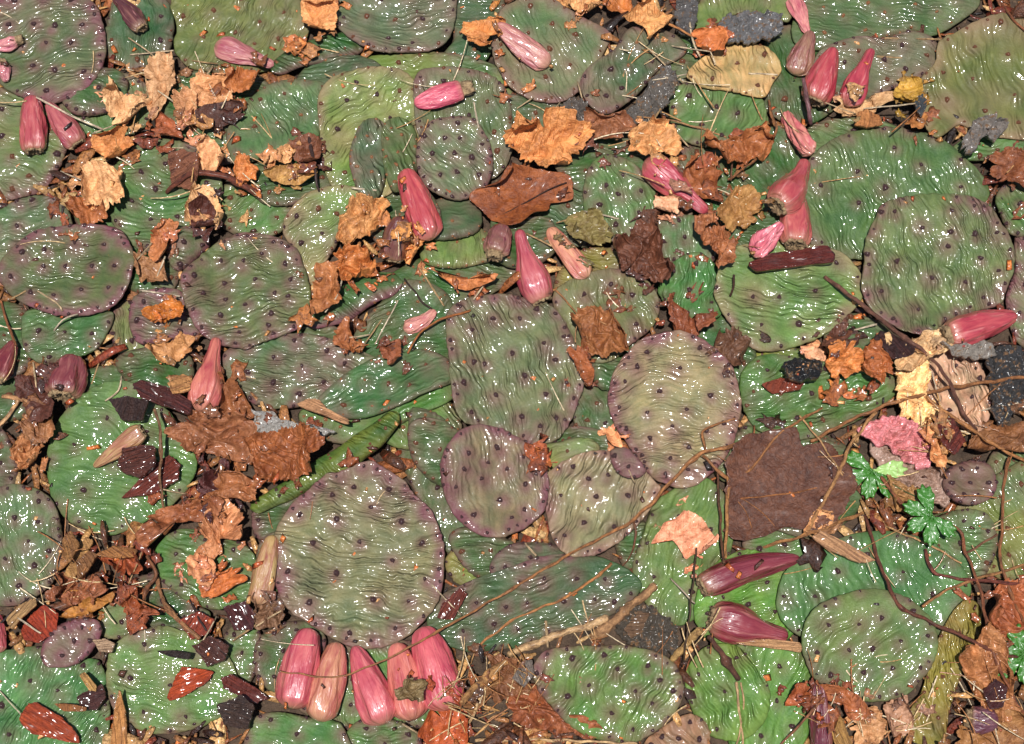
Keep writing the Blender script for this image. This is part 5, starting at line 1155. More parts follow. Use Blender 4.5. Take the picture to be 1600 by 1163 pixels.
chip([(118,880),(140,860),(152,866),(140,890),(122,905)], (140,96,56), 'brown wood splinter leaning on the tan one', wa=55, t=4)
chip([(98,845),(112,830),(124,850),(110,880),(98,870)], (156,110,62), 'brown wood chip beside the green freckled pad', wa=65, t=4)
chip([(150,868),(180,852),(215,860),(210,870),(170,872)], (176,120,66), 'tan wood chip above the red brown wet leaf scrap', t=3)
chip([(10,970),(30,945),(55,935),(60,945),(35,965),(20,985)], (176,140,92), 'pale tan wood chip beside the red orange bark chip', t=3)
chip([(145,1000),(165,998),(180,1005),(175,1020),(155,1018)], (190,160,128), 'pale pinkish wood chip beside the purple oval pad', t=3)
chip([(683,967),(690,945),(720,917),(730,930),(706,970)], (112,48,30), 'red brown wet bark chip on the long dark green pad', wet=1.0, wa=-60)
chip([(1266,839),(1285,829),(1342,860),(1368,876),(1345,880),(1300,863)], (196,150,108), 'pale tan wood splinter beside the dark red fruit tip', wa=30, t=4, wet=0.4)
chip([(1150,1000),(1200,1000),(1252,1004),(1252,1020),(1195,1012),(1150,1006)], (206,160,112), 'pale splinter lying below the dark red fruit', wa=5, t=3, wet=0.4)
chip([(1290,1120),(1300,1105),(1318,1125),(1332,1165),(1310,1175)], (176,134,72), 'yellow tan wood splinter beside the dark maroon fruit', wa=70, t=4, wet=0.4)
chip([(462,633),(480,624),(500,626),(512,641),(547,656),(541,664),(510,652),(475,639)], (206,156,112), 'knobbly tan bark strip on the green pad', t=3, wet=0.3, wa=25, crumple=1.5)
chip([(720,1100),(745,1070),(775,1050),(790,1060),(760,1090),(735,1120)], (150,104,60), 'brown wood chip beside the tan broken stick', t=3)
chip([(800,1060),(815,1035),(832,1030),(835,1055),(818,1075)], (130,120,110), 'grey stone like chip beside the green pad with the purple lip', t=5, wet=0.3)
chip([(975,985),(1000,955),(1015,960),(1000,990),(985,998)], (120,92,66), 'grey brown split wood piece under the ringed stem', t=4)
chip([(1535,1080),(1555,1060),(1572,1075),(1568,1105),(1545,1110)], (70,24,20), 'dark red wet bark lump beside the yellow shrivelled pad', t=5, wet=1.0)

# ------------------------------------------------------------------ fruits
R1, R2, PK, PE, DR, MA = (190,78,88), (204,92,96), (226,98,124), (214,140,116), (134,52,62), (112,56,58)
fruit((50,149),(53,236), 40, (196,88,96), 'red fruit with a tan scar beside the one the straw crosses', 'even', flat=0.8)
fruit((74,160),(121,226), 38, (188,92,100), 'red fruit crossed by the long pale straw', 'plump')
fruit((-12,78),(26,64), 22, (226,140,150), 'thin pale pink fruit with a long crumbly tan end', 'thin', 0.14, scar_len=1.4)
fruit((10,128),(3,100), 20, (214,130,140), 'pink stub of fruit with a tan crumbly top', 'thin', 0.14, scar_len=1.0)
fruit((177,-8),(222,44), 28, (96,44,48), 'dark shrivelled fruit with a rusty crumbly end', 'plump', 0.16)
fruit((428,103),(336,70), 40, (196,120,124), 'faded pink fruit with a ragged end on the olive pad', 'neck', 0.12, dry=0.6, scar=False, flat=0.6)
fruit((774,38),(858,103), 38, (206,136,132), 'faded pink creased fruit on the pad with a pinkish margin', 'even', 0.14, dry=0.4, scar=False, flat=0.6)
fruit((647,163),(722,140), 36, PK, 'bright pink flat fruit with a crumbly tan end', 'even', 0.08, dry=0.5, flat=0.55, scar_len=1.5)
fruit((632,264),(673,375), 46, (204,84,90), 'long wet red fruit with a square creased end', 'even', 0.10, scar=False, flat=0.7)
fruit((628,338),(612,405), 42, (124,76,64), 'maroon brown fruit with a grey tan scar', 'even', 0.07)
fruit((786,352),(773,396), 40, (140,84,80), 'small dull maroon fruit with a broad tan crumbly end', 'even', 0.08, scar_len=0.7)
fruit((811,358),(847,470), 50, (200,92,104), 'plump rose red fruit with a long neck above the large grey green pad', 'neck', 0.05, bend=0.03)
fruit((857,356),(918,434), 32, (228,148,124), 'thin peach coloured fruit with a notched end', 'even', 0.08, scar=False, flat=0.6)
fruit((1106,332),(1008,250), 52, (198,76,92), 'plump red fruit pointing at the cupped tan brown leaf', 'neck', 0.05, scar=False)
fruit((1245,292),(1242,382), 52, (206,98,100), 'rose red fruit underneath another above the dark red bark strip', 'plump', 0.05)
fruit((1258,250),(1214,322), 56, (196,84,90), 'red fruit with a round pale scar resting on another fruit', 'neck', 0.05, bend=-0.08)
fruit((1222,348),(1178,402), 26, (234,120,140), 'ragged bright pink shrivelled fruit', 'thin', 0.35, scar=False, flat=0.7)
fruit((1228,174),(1270,240), 27, (232,140,134), 'coral pink knobbly shrivelled fruit', 'thin', 0.32, scar=False, flat=0.7, bend=0.06)
fruit((1262,52),(1238,-6), 24, (226,134,138), 'thin coral pink withered fruit above the faded brown one', 'thin', 0.12, scar=False, flat=0.5)
fruit((1268,48),(1242,118), 40, (160,108,94), 'faded brown fruit beside the plump red one', 'plump', 0.10, scar=False, flat=0.6)
fruit((1304,74),(1272,158), 48, (192,70,82), 'plump red fruit between the faded brown and the slender one', 'plump', 0.06)
fruit((1363,76),(1322,165), 38, (196,72,88), 'slender pointed red fruit', 'neck', 0.12, scar=False)
fruit((1589,493),(1480,524), 54, (200,78,90), 'red fruit with wrinkled skin and a crumbly tan base at the black rotted clump', 'plump', 0.08, scar_len=0.5)
fruit((339,527),(313,643), 50, (212,112,104), 'peach red wet fruit with pale ribs', 'neck', 0.10, scar=False, flat=0.75)
fruit((116,556),(97,618), 58, (134,60,66), 'maroon fruit with a pale tan scar', 'even', 0.05)
fruit((22,532),(-6,592), 40, (140,62,64), 'dark red fruit beside the thin brown stem', 'plump', 0.06)
fruit((1250,872),(1098,918), 48, (136,50,64), 'dark red long slender fruit touching its shorter twin', 'plump', 0.06, bend=0.04)
fruit((1232,995),(1112,966), 64, (150,58,70), 'dark red fruit with a round tan scar touching its longer twin', 'neck', 0.06)
fruit((484,981),(455,1108), 60, (214,98,110), 'pink fruit at the end of the row of five next to the peach one', 'even', 0.05, scar=False)
fruit((527,1003),(500,1128), 50, (212,134,112), 'peach translucent fruit in the row of five', 'even', 0.07, scar=False)
fruit((553,1009),(602,1132), 58, (216,98,112), 'pink creased fruit of the row between the peach one and the dried flower', 'plump', 0.06, scar=False)
fruit((619,1004),(645,1126), 50, (216,112,108), 'pink fruit with a dried flower stuck to it', 'even', 0.09, scar=False)
fruit((660,979),(700,1110), 64, (220,94,110), 'plump pink fruit at the end of the row of five next to the broken stick', 'even', 0.05, scar=False)
fruit((1278,1068),(1285,1180), 34, (110,36,52), 'dark maroon glossy fruit beside the yellow tan splinter', 'even', 0.06, scar=False)
fruit((1560,1128),(1516,1122), 40, (112,66,80), 'purple fruit stub with a torn tan end', 'even', 0.08, scar_len=0.6)
fruit((-4,960),(0,1020), 22, (190,80,92), 'red fruit beside the pale tan wood chip and the green freckled pad', 'even', 0.06, scar=False)
fruit((680,484),(630,514), 24, (222,142,134), 'small flat shrivelled pink fruit among straws', 'thin', 0.14, scar=False, flat=0.5, bend=-0.08)
fruit((146,730),(222,674), 32, (190,142,104), 'dried tan fruit with a mouldy black end', 'plump', 0.08, dry=0.3, flat=0.7)
fruit((427,836),(402,945), 36, (186,136,96), 'tan dried husk of fruit beside the big wet pad', 'even', 0.05, dry=0.2, scar=False, flat=0.6)

# dried flower stuck to one fruit of the row
leaf([(622,1082),(632,1060),(650,1052),(662,1072),(658,1095),(640,1102),(626,1098)], (120,100,66), 'dried grey brown flower stuck on a pink fruit of the row', name='dried_flower', cat='flower', crumple=6, wl=6, wet=0.3, jag=0.12)

# ------------------------------------------------------------------ seedlings: three-part toothed leaves
def seedling(c, size, rotd, color, label, pale=None, n=3, stem=None):
    seed = nseed(); rg = np.random.default_rng(seed)
    root = None
    z0 = float(bil(Hm, *unproj([c[0]], [c[1]], lambda x, y: bil(Hm, x, y))[0, :2])) + 0.010
    P0 = unproj([c[0]], [c[1]], lambda x, y: np.full(x.shape, z0))[0]
    m = float(mpp(*P0[:, None])[0])
    root = obj('seedling', None, None, loc=(P0[0], P0[1], z0 - 0.006)); root.empty_display_size = 0.01
    tag(root, label, 'seedling', 'green seedling leaves')
    for k in range(n):
        a0 = math.radians(rotd) + (k - (n - 1) / 2) * math.radians(54)
        L = size * m * rg.uniform(0.85, 1.1)
        # outline: narrow base, rounded three-lobed toothed end
        th = np.linspace(-math.pi, math.pi, 72, endpoint=False)
        rr = 0.5 + 0.06 * np.cos(9 * th) * (np.cos(th) > 0.2) * np.cos(th)
        ox = 0.5 + rr * np.cos(th); oy = rr * np.sin(th) * 0.62 * np.clip(0.18 + ox * 1.1, 0.15, 1)
        rings = 7; V = []
        for i in range(rings + 1):
            f = i / rings
            x = 0.5 + (ox - 0.5) * f; y = oy * f
            z = 0.10 * np.abs(y) ** 1.0 - 0.16 * (x - 0.3) ** 2 + 0.03 * np.cos(9 * th) * f ** 3
            V.append(np.stack([x, y, z], -1))
        V = np.concatenate(V) * L
        ca, sa = math.cos(a0), math.sin(a0)
        W2 = np.stack([V[:, 0] * ca - V[:, 1] * sa, V[:, 0] * sa + V[:, 1] * ca, V[:, 2] + 0.006], -1)
        I = np.arange((rings + 1) * 72).reshape(rings + 1, 72); J = np.roll(I, -1, 1)
        F = np.stack([I[:-1], I[1:], J[1:], J[:-1]], -1).reshape(-1, 4)
        me = mesh_of('leaflet', W2, [F])
        o = obj('leaflet', me, M_GREEN, parent=root, color=lin(pale if (pale and k == n - 1) else color))
        md = o.modifiers.new('thickness', 'SOLIDIFY'); md.thickness = 0.0004
    if stem: twig([c] + stem, 3, (110,120,60), None, name='stalk', parent=root, stiff=10, lift=0.002)
seedling((1364,735), 50, -105, (58,112,36), 'bright green seedling leaf with one pale leaflet beside the big brown leaf', pale=(150,186,110), n=5, stem=[(1400,760),(1450,785)])
seedling((1456,806), 48, -150, (56,110,36), 'bright green seedling leaf below the small round grey pad', n=5, stem=[(1480,800)])
seedling((1600,1024), 50, 160, (56,108,34), 'bright green seedling leaf beside the wet brown leaf', n=5)

# ------------------------------------------------------------------ stems and twigs
TB, TD, TT, TP = (168,112,66), (96,54,34), (190,142,92), (214,176,128)
twig([(1022,916),(1000,935),(980,953),(950,978),(926,996)], 19, (168,126,86), 'thick ringed woody stem above the green pad with the purple lip', rough=0.3, knots=5)
twig([(795,1022),(830,1008),(859,997),(890,986),(918,978),(950,964)], 14, (206,168,122), 'pale woody stem along the long dark green pad', rough=0.3, knots=3)
twig([(1095,985),(1075,1004),(1050,1032)], 15, (196,156,96), 'yellowish ringed stem beside the scar of the dark red fruit', rough=0.35, knots=4)
twig([(1107,994),(1118,1008),(1130,1026),(1153,1062)], 10, (92,54,36), 'dark knobbly stem running into straws on the light green pad', rough=0.3, knots=3)
twig([(1151,1066),(1155,1110),(1162,1170)], 6, TP, 'pale straw stem hanging from the dark knobbly one', w2=5)
twig([(1158,1066),(1162,1110),(1150,1170)], 4, TP, 'thin pale straw beside the pale straw stem', w2=3)
twig([(852,972),(854,990),(857,1012)], 6, (190,160,120), 'short upright straw stub at the pale woody stem')
twig([(1160,692),(1120,702),(1089,712),(1040,763),(991,810),(955,833),(890,866),(857,886),(800,920),(720,966),(624,1020),(580,1040),(544,1054),(510,1058),(477,1054),(437,1050)], 8, TB, 'long jointed twig running across the pale wrinkled pad to the row of five fruits', w2=3, knots=4, stiff=400)
twig([(1148,653),(1120,664),(1099,673),(1100,690),(1104,708)], 5, TB, 'bent side shoot on the pink rimmed pad', knots=1)
twig([(1099,714),(1115,728),(1138,750)], 6, TB, 'short twig joining the upright tan stick', knots=1)
twig([(1143,712),(1140,735),(1138,752),(1136,810),(1133,873)], 8, (188,132,78), 'upright tan stick beside the big brown leaf', w2=6, stiff=200)
twig([(1138,750),(1155,742),(1174,732),(1200,700),(1215,680),(1250,658),(1284,638)], 6, TB, 'forked tan twig arching over the big brown leaf', w2=5, stiff=200, knots=1)
twig([(1180,666),(1175,695),(1169,730)], 4, TB, 'short branch of the forked tan twig')
twig([(991,812),(993,840),(985,870),(972,884)], 5, (120,72,40), 'thin downward shoot from the long jointed twig', w2=3)
twig([(955,880),(944,891),(924,907),(885,933),(845,950),(808,965),(780,984),(746,1010)], 6, (190,126,70), 'thin orange twig on the long dark green pad', w2=4, knots=3, stiff=200)
twig([(1288,433),(1320,456),(1355,483),(1406,522),(1453,558),(1480,592),(1502,640),(1524,672)], 9, (112,72,56), 'thick brown twig below the large glistening pad', w2=8, knots=2, stiff=400)
twig([(1605,588),(1540,598),(1484,606),(1442,616),(1380,635),(1329,657),(1300,672),(1268,690)], 7, (158,104,60), 'long brown stem arching past the orange yellow withered pad', w2=7, knots=2, stiff=400)
twig([(1446,620),(1480,645),(1509,665),(1561,699),(1605,722)], 7, (176,118,66), 'brown stem running from the withered pad past the red brown shell', w2=8, stiff=400, knots=1)
twig([(1370,642),(1350,668),(1329,696),(1316,725),(1303,755),(1282,792),(1259,833)], 7, (184,134,84), 'straight tan stem across the big brown leaf', stiff=400, w2=8)
twig([(1190,856),(1220,847),(1255,837),(1298,822),(1330,808),(1360,797)], 6, (176,122,72), 'jointed tan stem below the big brown leaf', knots=2, stiff=200)
twig([(1250,650),(1270,675),(1288,699),(1310,732),(1327,760)], 4, (206,160,108), 'thin pale stem slanting over the big brown leaf', stiff=200)
twig([(1350,802),(1362,840),(1368,863),(1386,909),(1404,945),(1430,960),(1458,974),(1509,997),(1561,1020),(1605,1031)], 7, (110,58,38), 'dark brown stem bending round over the broad shiny pad', knots=2, stiff=400, w2=8)
twig([(1378,746),(1411,789),(1430,800),(1458,810),(1497,828),(1509,863),(1527,907),(1538,953),(1551,1013),(1574,1069),(1605,1125)], 7, (140,82,50), 'long brown stem from the seedling past the yellow shrivelled pad', knots=3, stiff=400, w2=7)
twig([(1576,715),(1569,760),(1566,820),(1564,878),(1582,933),(1600,972)], 6, (152,96,56), 'upright thin stem on the yellowing pad', stiff=300, knots=1)
twig([(1442,948),(1460,934),(1479,922),(1510,910),(1535,902),(1605,882)], 6, (166,116,70), 'tan stem slanting away from the broad shiny pad', stiff=300)
twig([(1445,860),(1452,880),(1463,897),(1500,904),(1535,908),(1605,913)], 7, (120,58,42), 'reddish stem curving off the broad shiny pad', stiff=300)
twig([(1374,818),(1410,834),(1445,848),(1502,880)], 4, (206,160,108), 'thin pale straw stem on the broad shiny pad', stiff=200)
twig([(1508,866),(1530,852),(1558,835)], 5, (130,86,60), 'short grey brown side shoot below the small round grey pad')
twig([(1288,1090),(1265,1115),(1244,1139),(1216,1168)], 5, (150,96,66), 'thin brown stem leading off the brown leaf curl', knots=1, stiff=200)
twig([(1088,858),(1084,900),(1078,953),(1073,1000),(1066,1042)], 4, (84,62,40), 'thin dark stem upright on the light green knobbly pad', stiff=200)
twig([(1122,735),(1124,790),(1128,850),(1130,880)], 5, (104,66,40), 'dark thin stem beside the upright tan stick', stiff=200)
twig([(745,1157),(800,1156),(880,1157),(995,1163)], 8, TP, 'long pale straw below the wet brown leaf heap', w2=5, stiff=200)
twig([(0,470),(8,490),(13,509),(24,540)], 5, (150,92,52), 'thin brown stem above the dark red fruit')
twig([(242,639),(250,670),(252,699),(250,745),(256,793)], 6, (140,100,66), 'brown stem lying upright over the dark red bark piece', stiff=200, knots=1)
twig([(230,870),(243,900),(226,928),(218,976)], 8, (130,80,46), 'knobbly brown twig above the small pad with a pink lip', w2=6, knots=2, rough=0.3)
twig([(246,905),(252,930),(262,950),(285,975),(312,999)], 9, (160,112,72), 'tan jointed twig running into the wet bark heap', rough=0.3, knots=2)
twig([(297,938),(310,965),(328,994)], 5, (56,34,30), 'dark thin stem beside the reddish bark chip')
twig([(1200,158),(1206,178),(1213,201),(1205,222),(1180,248),(1160,266),(1138,281)], 5, (150,98,58), 'forked thin twig above the brown curled leaf heap', stiff=200, knots=2)
twig([(1142,282),(1143,255),(1143,230),(1158,212),(1175,208)], 4, (110,68,40), 'thin curling stem in the brown curled leaf heap', stiff=60)
twig([(1558,-5),(1575,20),(1605,52)], 5, (140,82,46), 'thin brown twig over the large olive pad', stiff=100)
twig([(802,1030),(780,1042),(761,1056),(740,1076),(718,1098)], 15, (180,132,80), 'tan broken stick beside the row of five fruits', rough=0.25, knots=2)
twig([(760,1074),(748,1098),(733,1130)], 6, TP, 'pale thin splinter under the tan broken stick')
twig([(637,552),(646,534),(658,519),(674,507),(689,499),(710,492),(735,486)], 5, (176,106,52), 'curved orange brown stem at the large grey green pad', stiff=100)
twig([(482,212),(487,235),(490,258),(494,280),(499,300)], 9, (60,34,26), 'dark bent twig below the freckled green pad', w2=4)
twig([(262,300),(280,282),(302,270),(330,272),(360,280),(400,302)], 11, (110,54,34), 'curved brown pod across the square brown husk', w2=14, flat=0.7, rough=0.2)
twig([(978,181),(1020,185),(1058,191),(1100,202),(1135,216)], 4, (190,140,92), 'thin tan stem across the light green glossy pad', stiff=150)
twig([(632,436),(645,452),(660,472),(675,482)], 4, (60,40,26), 'thin dark stalk of the shrivelled pink fruit')
twig([(1255,125),(1260,150),(1265,175),(1267,195)], 8, (130,88,92), 'purplish withered stalk below the faded brown fruit', rough=0.3)
twig([(40,600),(20,640),(-5,668)], 9, (206,160,112), 'pale wood splinter over the small dark green pad', flat=0.5)
twig([(5,620),(30,622),(48,632)], 9, (190,140,96), 'short pale splinter crossing another', flat=0.5)

# ------------------------------------------------------------------ pale straws strewn about
SG = 'pale dry straws strewn over the pads'
STRAW_AT = ['slanting across another on the dark bluish pad',
    'lying level on the dark bluish pad', "at the torn tan leaf's lower edge", 'over the rolled tan leaf with ribbed sides',
    'leaning on the tan ribbed leaf scrap',
    'beside the pale tan crumpled leaf and mottled pad',
    'steep in the gap beside the folded dark pad',
    'flat across the grey rotted clump beside the tan dead pad',
    'between the tan star shaped leaf and the tan dead pad',
    'bent beside the small orange leaf scrap',
    'very short against the light green glossy pad',
    'on the small dark pad wedged below the pinkish margin',
    'upright on the small dark wedged pad',
    'curved beside the folded dark pad with rusty streaks', "short above the grey rotted clump's end", 'short before the brown curled leaf heap',
    'on the pale tan papery strip touching the plump red fruit',
    'reaching from the papery strip to the olive pad',
    'bent on the oval dull green pad',
    'curved from the oval pad onto the green pad under it',
    'above the purple margined pad with the orange leaf',
    'upright beside the small dark green pad',
    'in the brown litter scrap beside the oval pad',
    'upright beside the maroon fruit',
    'second upright beside the maroon fruit and dark leaf',
    'beside the narrow light green pad',
    'on the dark shaded pad below the ribbon leaf',
    'crossing the end of the thin ribbon of orange leaf',
    'long and slanting beside the small shrivelled pink fruit',
    'shorter beside the long slanting one near the pink fruit',
    'orange and bent on the brown crumpled leaf',
    'level over the brown leaf scrap beside the shiny pad',
    'behind the thin peach coloured fruit',
    'on the mouldy yellow brown leaf', "on the round green pad's edge", 'short and upright on the mouldy yellow brown leaf', "in the litter below the thick brown twig's middle", 'curled beside the black wet bark piece',
    'slanting over the red brown wet leaf scrap',
    'on the red orange bark chip',
    'upright on the bright green pad under the smooth leaf curl',
    'from the wet bark heap to the dark green pad',
    'on the shiny wet green pad by the orange red chip',
    'in the dark wet bark heap', "beside the tan dried husk's end", 'at the orange brown leaf by the row of five',
    'on the light green knobbly pad by the dark red fruit',
    'across the black rotted clump',
    'upright on the peach pink withered pad',
    'over the red brown seed shell', "above the crumpled dark bluish pad's end", 'on the large dark pad strewn with crumbs',
    'on the grey green pad behind the slender red fruit',
    'on the pad carrying the bright pink flat fruit',
    'on the dull grey green pad under the twig',
    'on the small grey purple wedged pad',
    'beside the flat dark red bark piece',
    'on the dark grey green shiny pad',
    'across the red brown wet bark chip',
    'on the olive pad beside the faded pink fruit',
    'by the thin brown stem above the dark red fruit',
    'on the tan dry dead pad']
for where, q in zip(STRAW_AT, ([(201,59),(248,93)], [(204,86),(271,79)], [(144,209),(186,193)], [(235,134),(290,172)], [(309,137),(333,103)], [(95,268),(134,284)],
          [(1014,77),(1068,129)], [(1019,126),(1073,116)], [(1050,72),(1109,81)], [(1078,36),(1083,65),(1094,90)], [(1040,120),(1058,134)], [(808,170),(833,152)],
          [(857,183),(875,160)], [(903,129),(910,155),(921,173)], [(1020,190),(1035,165)], [(1055,206),(1076,229)], [(1290,161),(1337,178)], [(1350,170),(1430,162)],
          [(59,455),(90,475),(98,486)], [(85,517),(98,500),(121,491)], [(219,454),(281,463)], [(245,434),(258,401)], [(214,406),(237,380)], [(52,566),(57,607)],
          [(77,568),(67,607)], [(162,548),(143,600)], [(655,419),(694,478)], [(769,427),(740,468)], [(622,470),(586,538)], [(599,496),(568,540)], [(535,434),(528,460),(508,488)],
          [(529,530),(580,523)], [(823,365),(862,385)], [(870,349),(913,334)], [(913,330),(968,342)], [(919,349),(903,370)], [(1329,517),(1370,507)],
          [(165,627),(185,610),(190,588)], [(222,863),(201,912)], [(28,966),(64,990)], [(223,940),(228,1018)], [(364,1002),(400,976)], [(-3,1077),(34,1118)], [(315,1005),(340,961)],
          [(400,979),(444,951)], [(629,1131),(658,1149)], [(1048,904),(1086,943)], [(1530,642),(1605,627)], [(1455,580),(1470,630)], [(1435,668),(1486,657)], [(550,294),(588,298)],
          [(1378,60),(1470,62)] , [(1370,88),(1420,92)], [(740,160),(748,200)], [(820,850),(838,868)], [(975,720),(992,755)], [(254,765),(290,772)], [(370,585),(430,600)],
          [(675,915),(700,940),(722,962)], [(300,95),(340,100)], [(12,470),(40,455)], [(1170,115),(1215,117)])):
    twig(q, random.uniform(2.8, 4.2), random.choice([(226,204,170), (214,186,146), (200,164,116), (232,214,186)]), 'short thin pale straw ' + where, name='straw', cat='straw', group=SG, stiff=300, rough=0.08, step=6)
twig([(57,152),(110,180),(160,202)], 4.5, (228,206,180), 'long pale straw lying over the two red fruits', name='straw', cat='straw', group=SG, stiff=300)

# ------------------------------------------------------------------ loose mulch wherever the soil is open
def mulch(n=16000):
    rg = np.random.default_rng(11)
    x = rg.uniform(-0.42, 0.42, n * 8); y = rg.uniform(-0.34, 0.38, n * 8)
    ok = np.where(bil(Hm, x, y) < 0.0048)[0][:n]; n = len(ok); x = x[ok]; y = y[ok]
    L = rg.gamma(3.0, 0.0028, n) + 0.003; Wd = L * rg.uniform(0.08, 0.42, n); an = rg.uniform(0, 6.28, n)
    z = rg.uniform(0.001, 0.009, n); tx = rg.normal(0, 0.28, n); bow = rg.normal(0, 0.12, n) * L
    V = []; 
    for k, t in enumerate((-1, -0.33, 0.33, 1)):
        wk = (0.55, 1.0, 0.85, 0.35)[k]
        for sgn in (-1, 1):
            lx = t * L * 0.5; ly = sgn * Wd * 0.5 * wk * rg.uniform(0.7, 1.2, n)
            lz = bow * (1 - t * t) + lx * tx + sgn * Wd * rg.normal(0, 0.12, n)
            V.append(np.stack([x + lx * np.cos(an) - ly * np.sin(an), y + lx * np.sin(an) + ly * np.cos(an), z + lz], -1))
    V = np.stack(V, 1)                      # n, 8, 3
    V[:, :, 2] -= np.minimum(V[:, :, 2].min(1), 0.0)[:, None]
    th = (Wd * 0.25)[:, None, None] * np.array([0, 0, 1.0])
    V = np.concatenate([V + th * 0.5, V - th * 0.5], 1).reshape(-1, 3)
    q = []
    for k in range(3):
        a, b, c, d = 2 * k, 2 * k + 1, 2 * k + 3, 2 * k + 2
        q += [(a, d, c, b), (a + 8, b + 8, c + 8, d + 8), (a, a + 8, d + 8, d), (b, c, c + 8, b + 8)]
    q += [(0, 1, 9, 8), (6, 14, 15, 7)]
    F = (np.arange(n)[:, None, None] * 16 + np.array(q)[None]).reshape(-1, 4)
    me = mesh_of('mulch', V, [F], smooth=False)
    pal = np.array([lin(c) for c in ((150, 100, 55), (95, 55, 30), (60, 32, 20), (185, 140, 85), (120, 50, 25), (40, 26, 20), (205, 165, 110), (140, 80, 40))])
    c = pal[rg.choice(len(pal), n, p=[.22, .14, .08, .16, .1, .06, .1, .14])] * rg.uniform(0.7, 1.3, (n, 1))
    vattr(me, 'tone', np.repeat(np.concatenate([c, np.ones((n, 1))], 1), 16, 0), 'FLOAT_COLOR')
    tag(obj('mulch', me, M_SHRED), 'damp brown shredded bark mulch covering the soil between the pads', 'mulch', kind='stuff')

mulch()

def crumbs(n=900):
    # bits of bark, seed and dirt lying on everything
    rg = np.random.default_rng(5)
    px = rg.uniform(-40, 1640, n); py = rg.uniform(-40, 1200, n)
    # thicker in the middle and towards the far right, as the wind left them
    dens = 0.35 + 0.65 * np.clip(pn(px / 170, py / 170, 9) * 1.6 + 0.3, 0, 1)
    k = rg.random(n) < dens; px, py = px[k], py[k]; n = len(px)
    P = unproj(px, py, lambda x, y: bil(Hm, x, y))
    s = rg.gamma(3, 0.00028, n) + 0.0004; an = rg.uniform(0, 6.28, n)
    base = np.array([(-1, -.6, 0), (.9, -.7, 0), (1, .6, 0), (-.8, .8, 0), (-.5, -.2, .8), (.5, -.3, .7), (.4, .4, .75), (-.4, .5, .65)])
    B = base[None] * (1 + 0.3 * rg.standard_normal((n, 8, 3)))
    B = B * s[:, None, None] * np.stack([rg.uniform(.8, 2.0, n), np.ones(n), rg.uniform(.5, 1.1, n)], -1)[:, None]
    ca, sa = np.cos(an)[:, None], np.sin(an)[:, None]
    V = np.stack([P[:, 0, None] + B[..., 0] * ca - B[..., 1] * sa, P[:, 1, None] + B[..., 0] * sa + B[..., 1] * ca, P[:, 2, None] - 0.0003 + B[..., 2]], -1).reshape(-1, 3)
    q = [(0, 3, 2, 1), (4, 5, 6, 7), (0, 1, 5, 4), (1, 2, 6, 5), (2, 3, 7, 6), (3, 0, 4, 7)]
    me = mesh_of('litter_crumbs', V, [(np.arange(n)[:, None, None] * 8 + np.array(q)[None]).reshape(-1, 4)], smooth=False)
    pal = np.array([lin(c) for c in ((206,116,52), (170,80,36), (226,170,110), (80,44,28), (40,26,22), (196,140,80))])
    c = pal[rg.choice(6, n, p=[.34, .2, .14, .14, .08, .10])]
    vattr(me, 'tone', np.repeat(np.concatenate([c, np.ones((n, 1))], 1), 8, 0), 'FLOAT_COLOR')
    tag(obj('litter_crumbs', me, M_SHRED), 'tiny orange and brown crumbs of bark sprinkled over the pads', 'crumbs', kind='stuff')
crumbs()

def fragments(per=6):
    # torn bits of dead leaf lying round the bigger leaves
    rg = np.random.default_rng(8); V = []; C = []; k = 5
    gx_, gy_ = np.meshgrid(np.linspace(-1, 1, k), np.linspace(-1, 1, k))
    n = 0
    for (cx, cy, R, col) in LEAF_C:
        for _ in range(per):
            q = R * rg.uniform(0.5, 1.9); an = rg.uniform(0, 6.28)
            P = unproj([cx + q * math.cos(an)], [cy + q * math.sin(an)], lambda x, y: bil(Hm, x, y))[0]
            s = rg.gamma(3, 0.0007) + 0.0012; a2 = rg.uniform(0, 6.28); sd_ = int(rg.integers(0, 90))
            jx = gx_ * (1 + 0.3 * rg.standard_normal(gx_.shape)); jy = gy_ * (1 + 0.3 * rg.standard_normal(gx_.shape)) * rg.uniform(0.35, 0.9)
            z = s * (0.55 * pn(gx_ * 1.1 + sd_, gy_ * 1.1, sd_) + 0.5 * gx_ ** 2 * rg.uniform(-0.2, 0.9) + 0.25)
            X = P[0] + s * (jx * math.cos(a2) - jy * math.sin(a2)); Y = P[1] + s * (jx * math.sin(a2) + jy * math.cos(a2))
            V.append(np.stack([X, Y, P[2] + z], -1).reshape(-1, 3)); n += 1
            c = np.array(lin(col)) * rg.uniform(0.45, 1.15) * np.array([1, rg.uniform(0.8, 1.05), rg.uniform(0.7, 1.1)])
            C.append(np.tile([*c, 1], (k * k, 1)))
    I = np.arange(k * k).reshape(k, k)
    q = np.stack([I[:-1, :-1], I[:-1, 1:], I[1:, 1:], I[1:, :-1]], -1).reshape(-1, 4)
    me = mesh_of('leaf_fragments', np.concatenate(V), [(np.arange(n)[:, None, None] * k * k + q[None]).reshape(-1, 4)])
    vattr(me, 'tone', np.concatenate(C), 'FLOAT_COLOR')
    o = tag(obj('leaf_fragments', me, M_SHRED), 'small torn fragments of brown leaf scattered round the dead leaves', 'leaf litter', kind='stuff')
    md = o.modifiers.new('thickness', 'SOLIDIFY'); md.thickness = 0.0002
fragments()

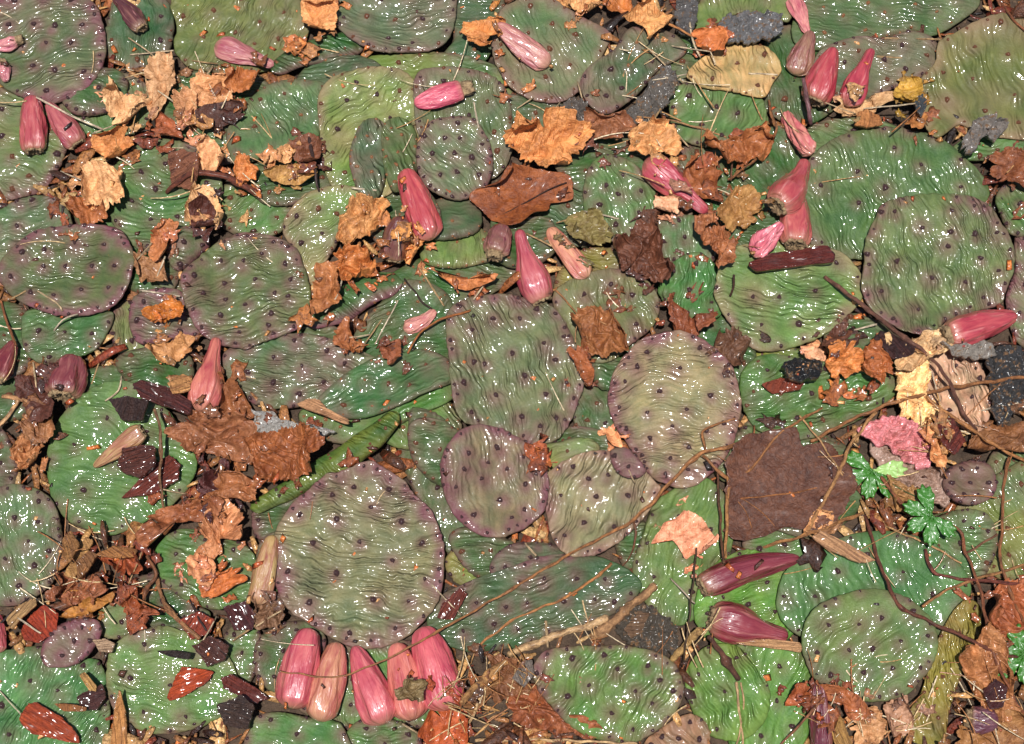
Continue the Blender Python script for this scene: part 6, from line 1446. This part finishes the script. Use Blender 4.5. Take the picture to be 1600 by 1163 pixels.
def dry_grass():
    # fine dead grass and needles caught in the litter
    rg = np.random.default_rng(21); V = []; F = []; C = []
    for (x0, x1, y0, y1, n) in ((690, 850, 1030, 1163, 45), (1250, 1600, 600, 900, 40), (1260, 1600, 1030, 1163, 45), (60, 240, 820, 960, 26), (900, 1120, 960, 1020, 14),
                                (960, 1130, 60, 230, 20), (180, 420, 110, 340, 22), (0, 1600, 0, 1163, 45)):
        for _ in range(n):
            c = np.array([rg.uniform(x0, x1), rg.uniform(y0, y1)]); a = rg.uniform(0, 6.28); L = rg.uniform(14, 42)
            d = np.array([math.cos(a), math.sin(a)]); t = np.linspace(-1, 1, 6)
            P = c + d * (t * L)[:, None] + np.array([-d[1], d[0]]) * (rg.normal(0, 0.12) * L * (1 - t * t))[:, None]
            Q = unproj(P[:, 0], P[:, 1], lambda x, y: bil(Hm, x, y))
            z = Q[:, 2]; e = np.linspace(z[0], z[-1], 6); e = e + max(0, (z - e).max()) + 0.0003
            r = rays(P[:, 0], P[:, 1]); s = (e - CAM[2]) / r[:, 2]
            K = np.stack([CAM[0] + s * r[:, 0], CAM[1] + s * r[:, 1], e], -1)
            T = K[-1] - K[0]; T = T / np.linalg.norm(T); sd_ = np.cross(T, [0, 0, 1]); sd_ = sd_ / np.linalg.norm(sd_); up_ = np.cross(sd_, T)
            w = rg.uniform(0.00028, 0.00055) * np.linspace(1.0, 0.5, 6)
            o = len(V) * 24
            V.append(np.concatenate([K[:, None] + w[:, None, None] * np.array([sd_, up_, -sd_, -up_])[None]]).reshape(-1, 3))
            for i in range(5):
                for j in range(4): F.append((o + i * 4 + j, o + i * 4 + (j + 1) % 4, o + i * 4 + 4 + (j + 1) % 4, o + i * 4 + 4 + j))
            C.append(np.tile([*(np.array(lin([(222, 190, 140), (196, 150, 96), (168, 112, 66), (232, 212, 176)][rg.integers(0, 4)]))), 1], (24, 1)))
    me = mesh_of('dry_grass', np.concatenate(V), [F])
    vattr(me, 'tone', np.concatenate(C), 'FLOAT_COLOR')
    tag(obj('dry_grass', me, M_SHRED), 'fine dry grass and needles tangled in the litter', 'dry grass', kind='stuff')
dry_grass()
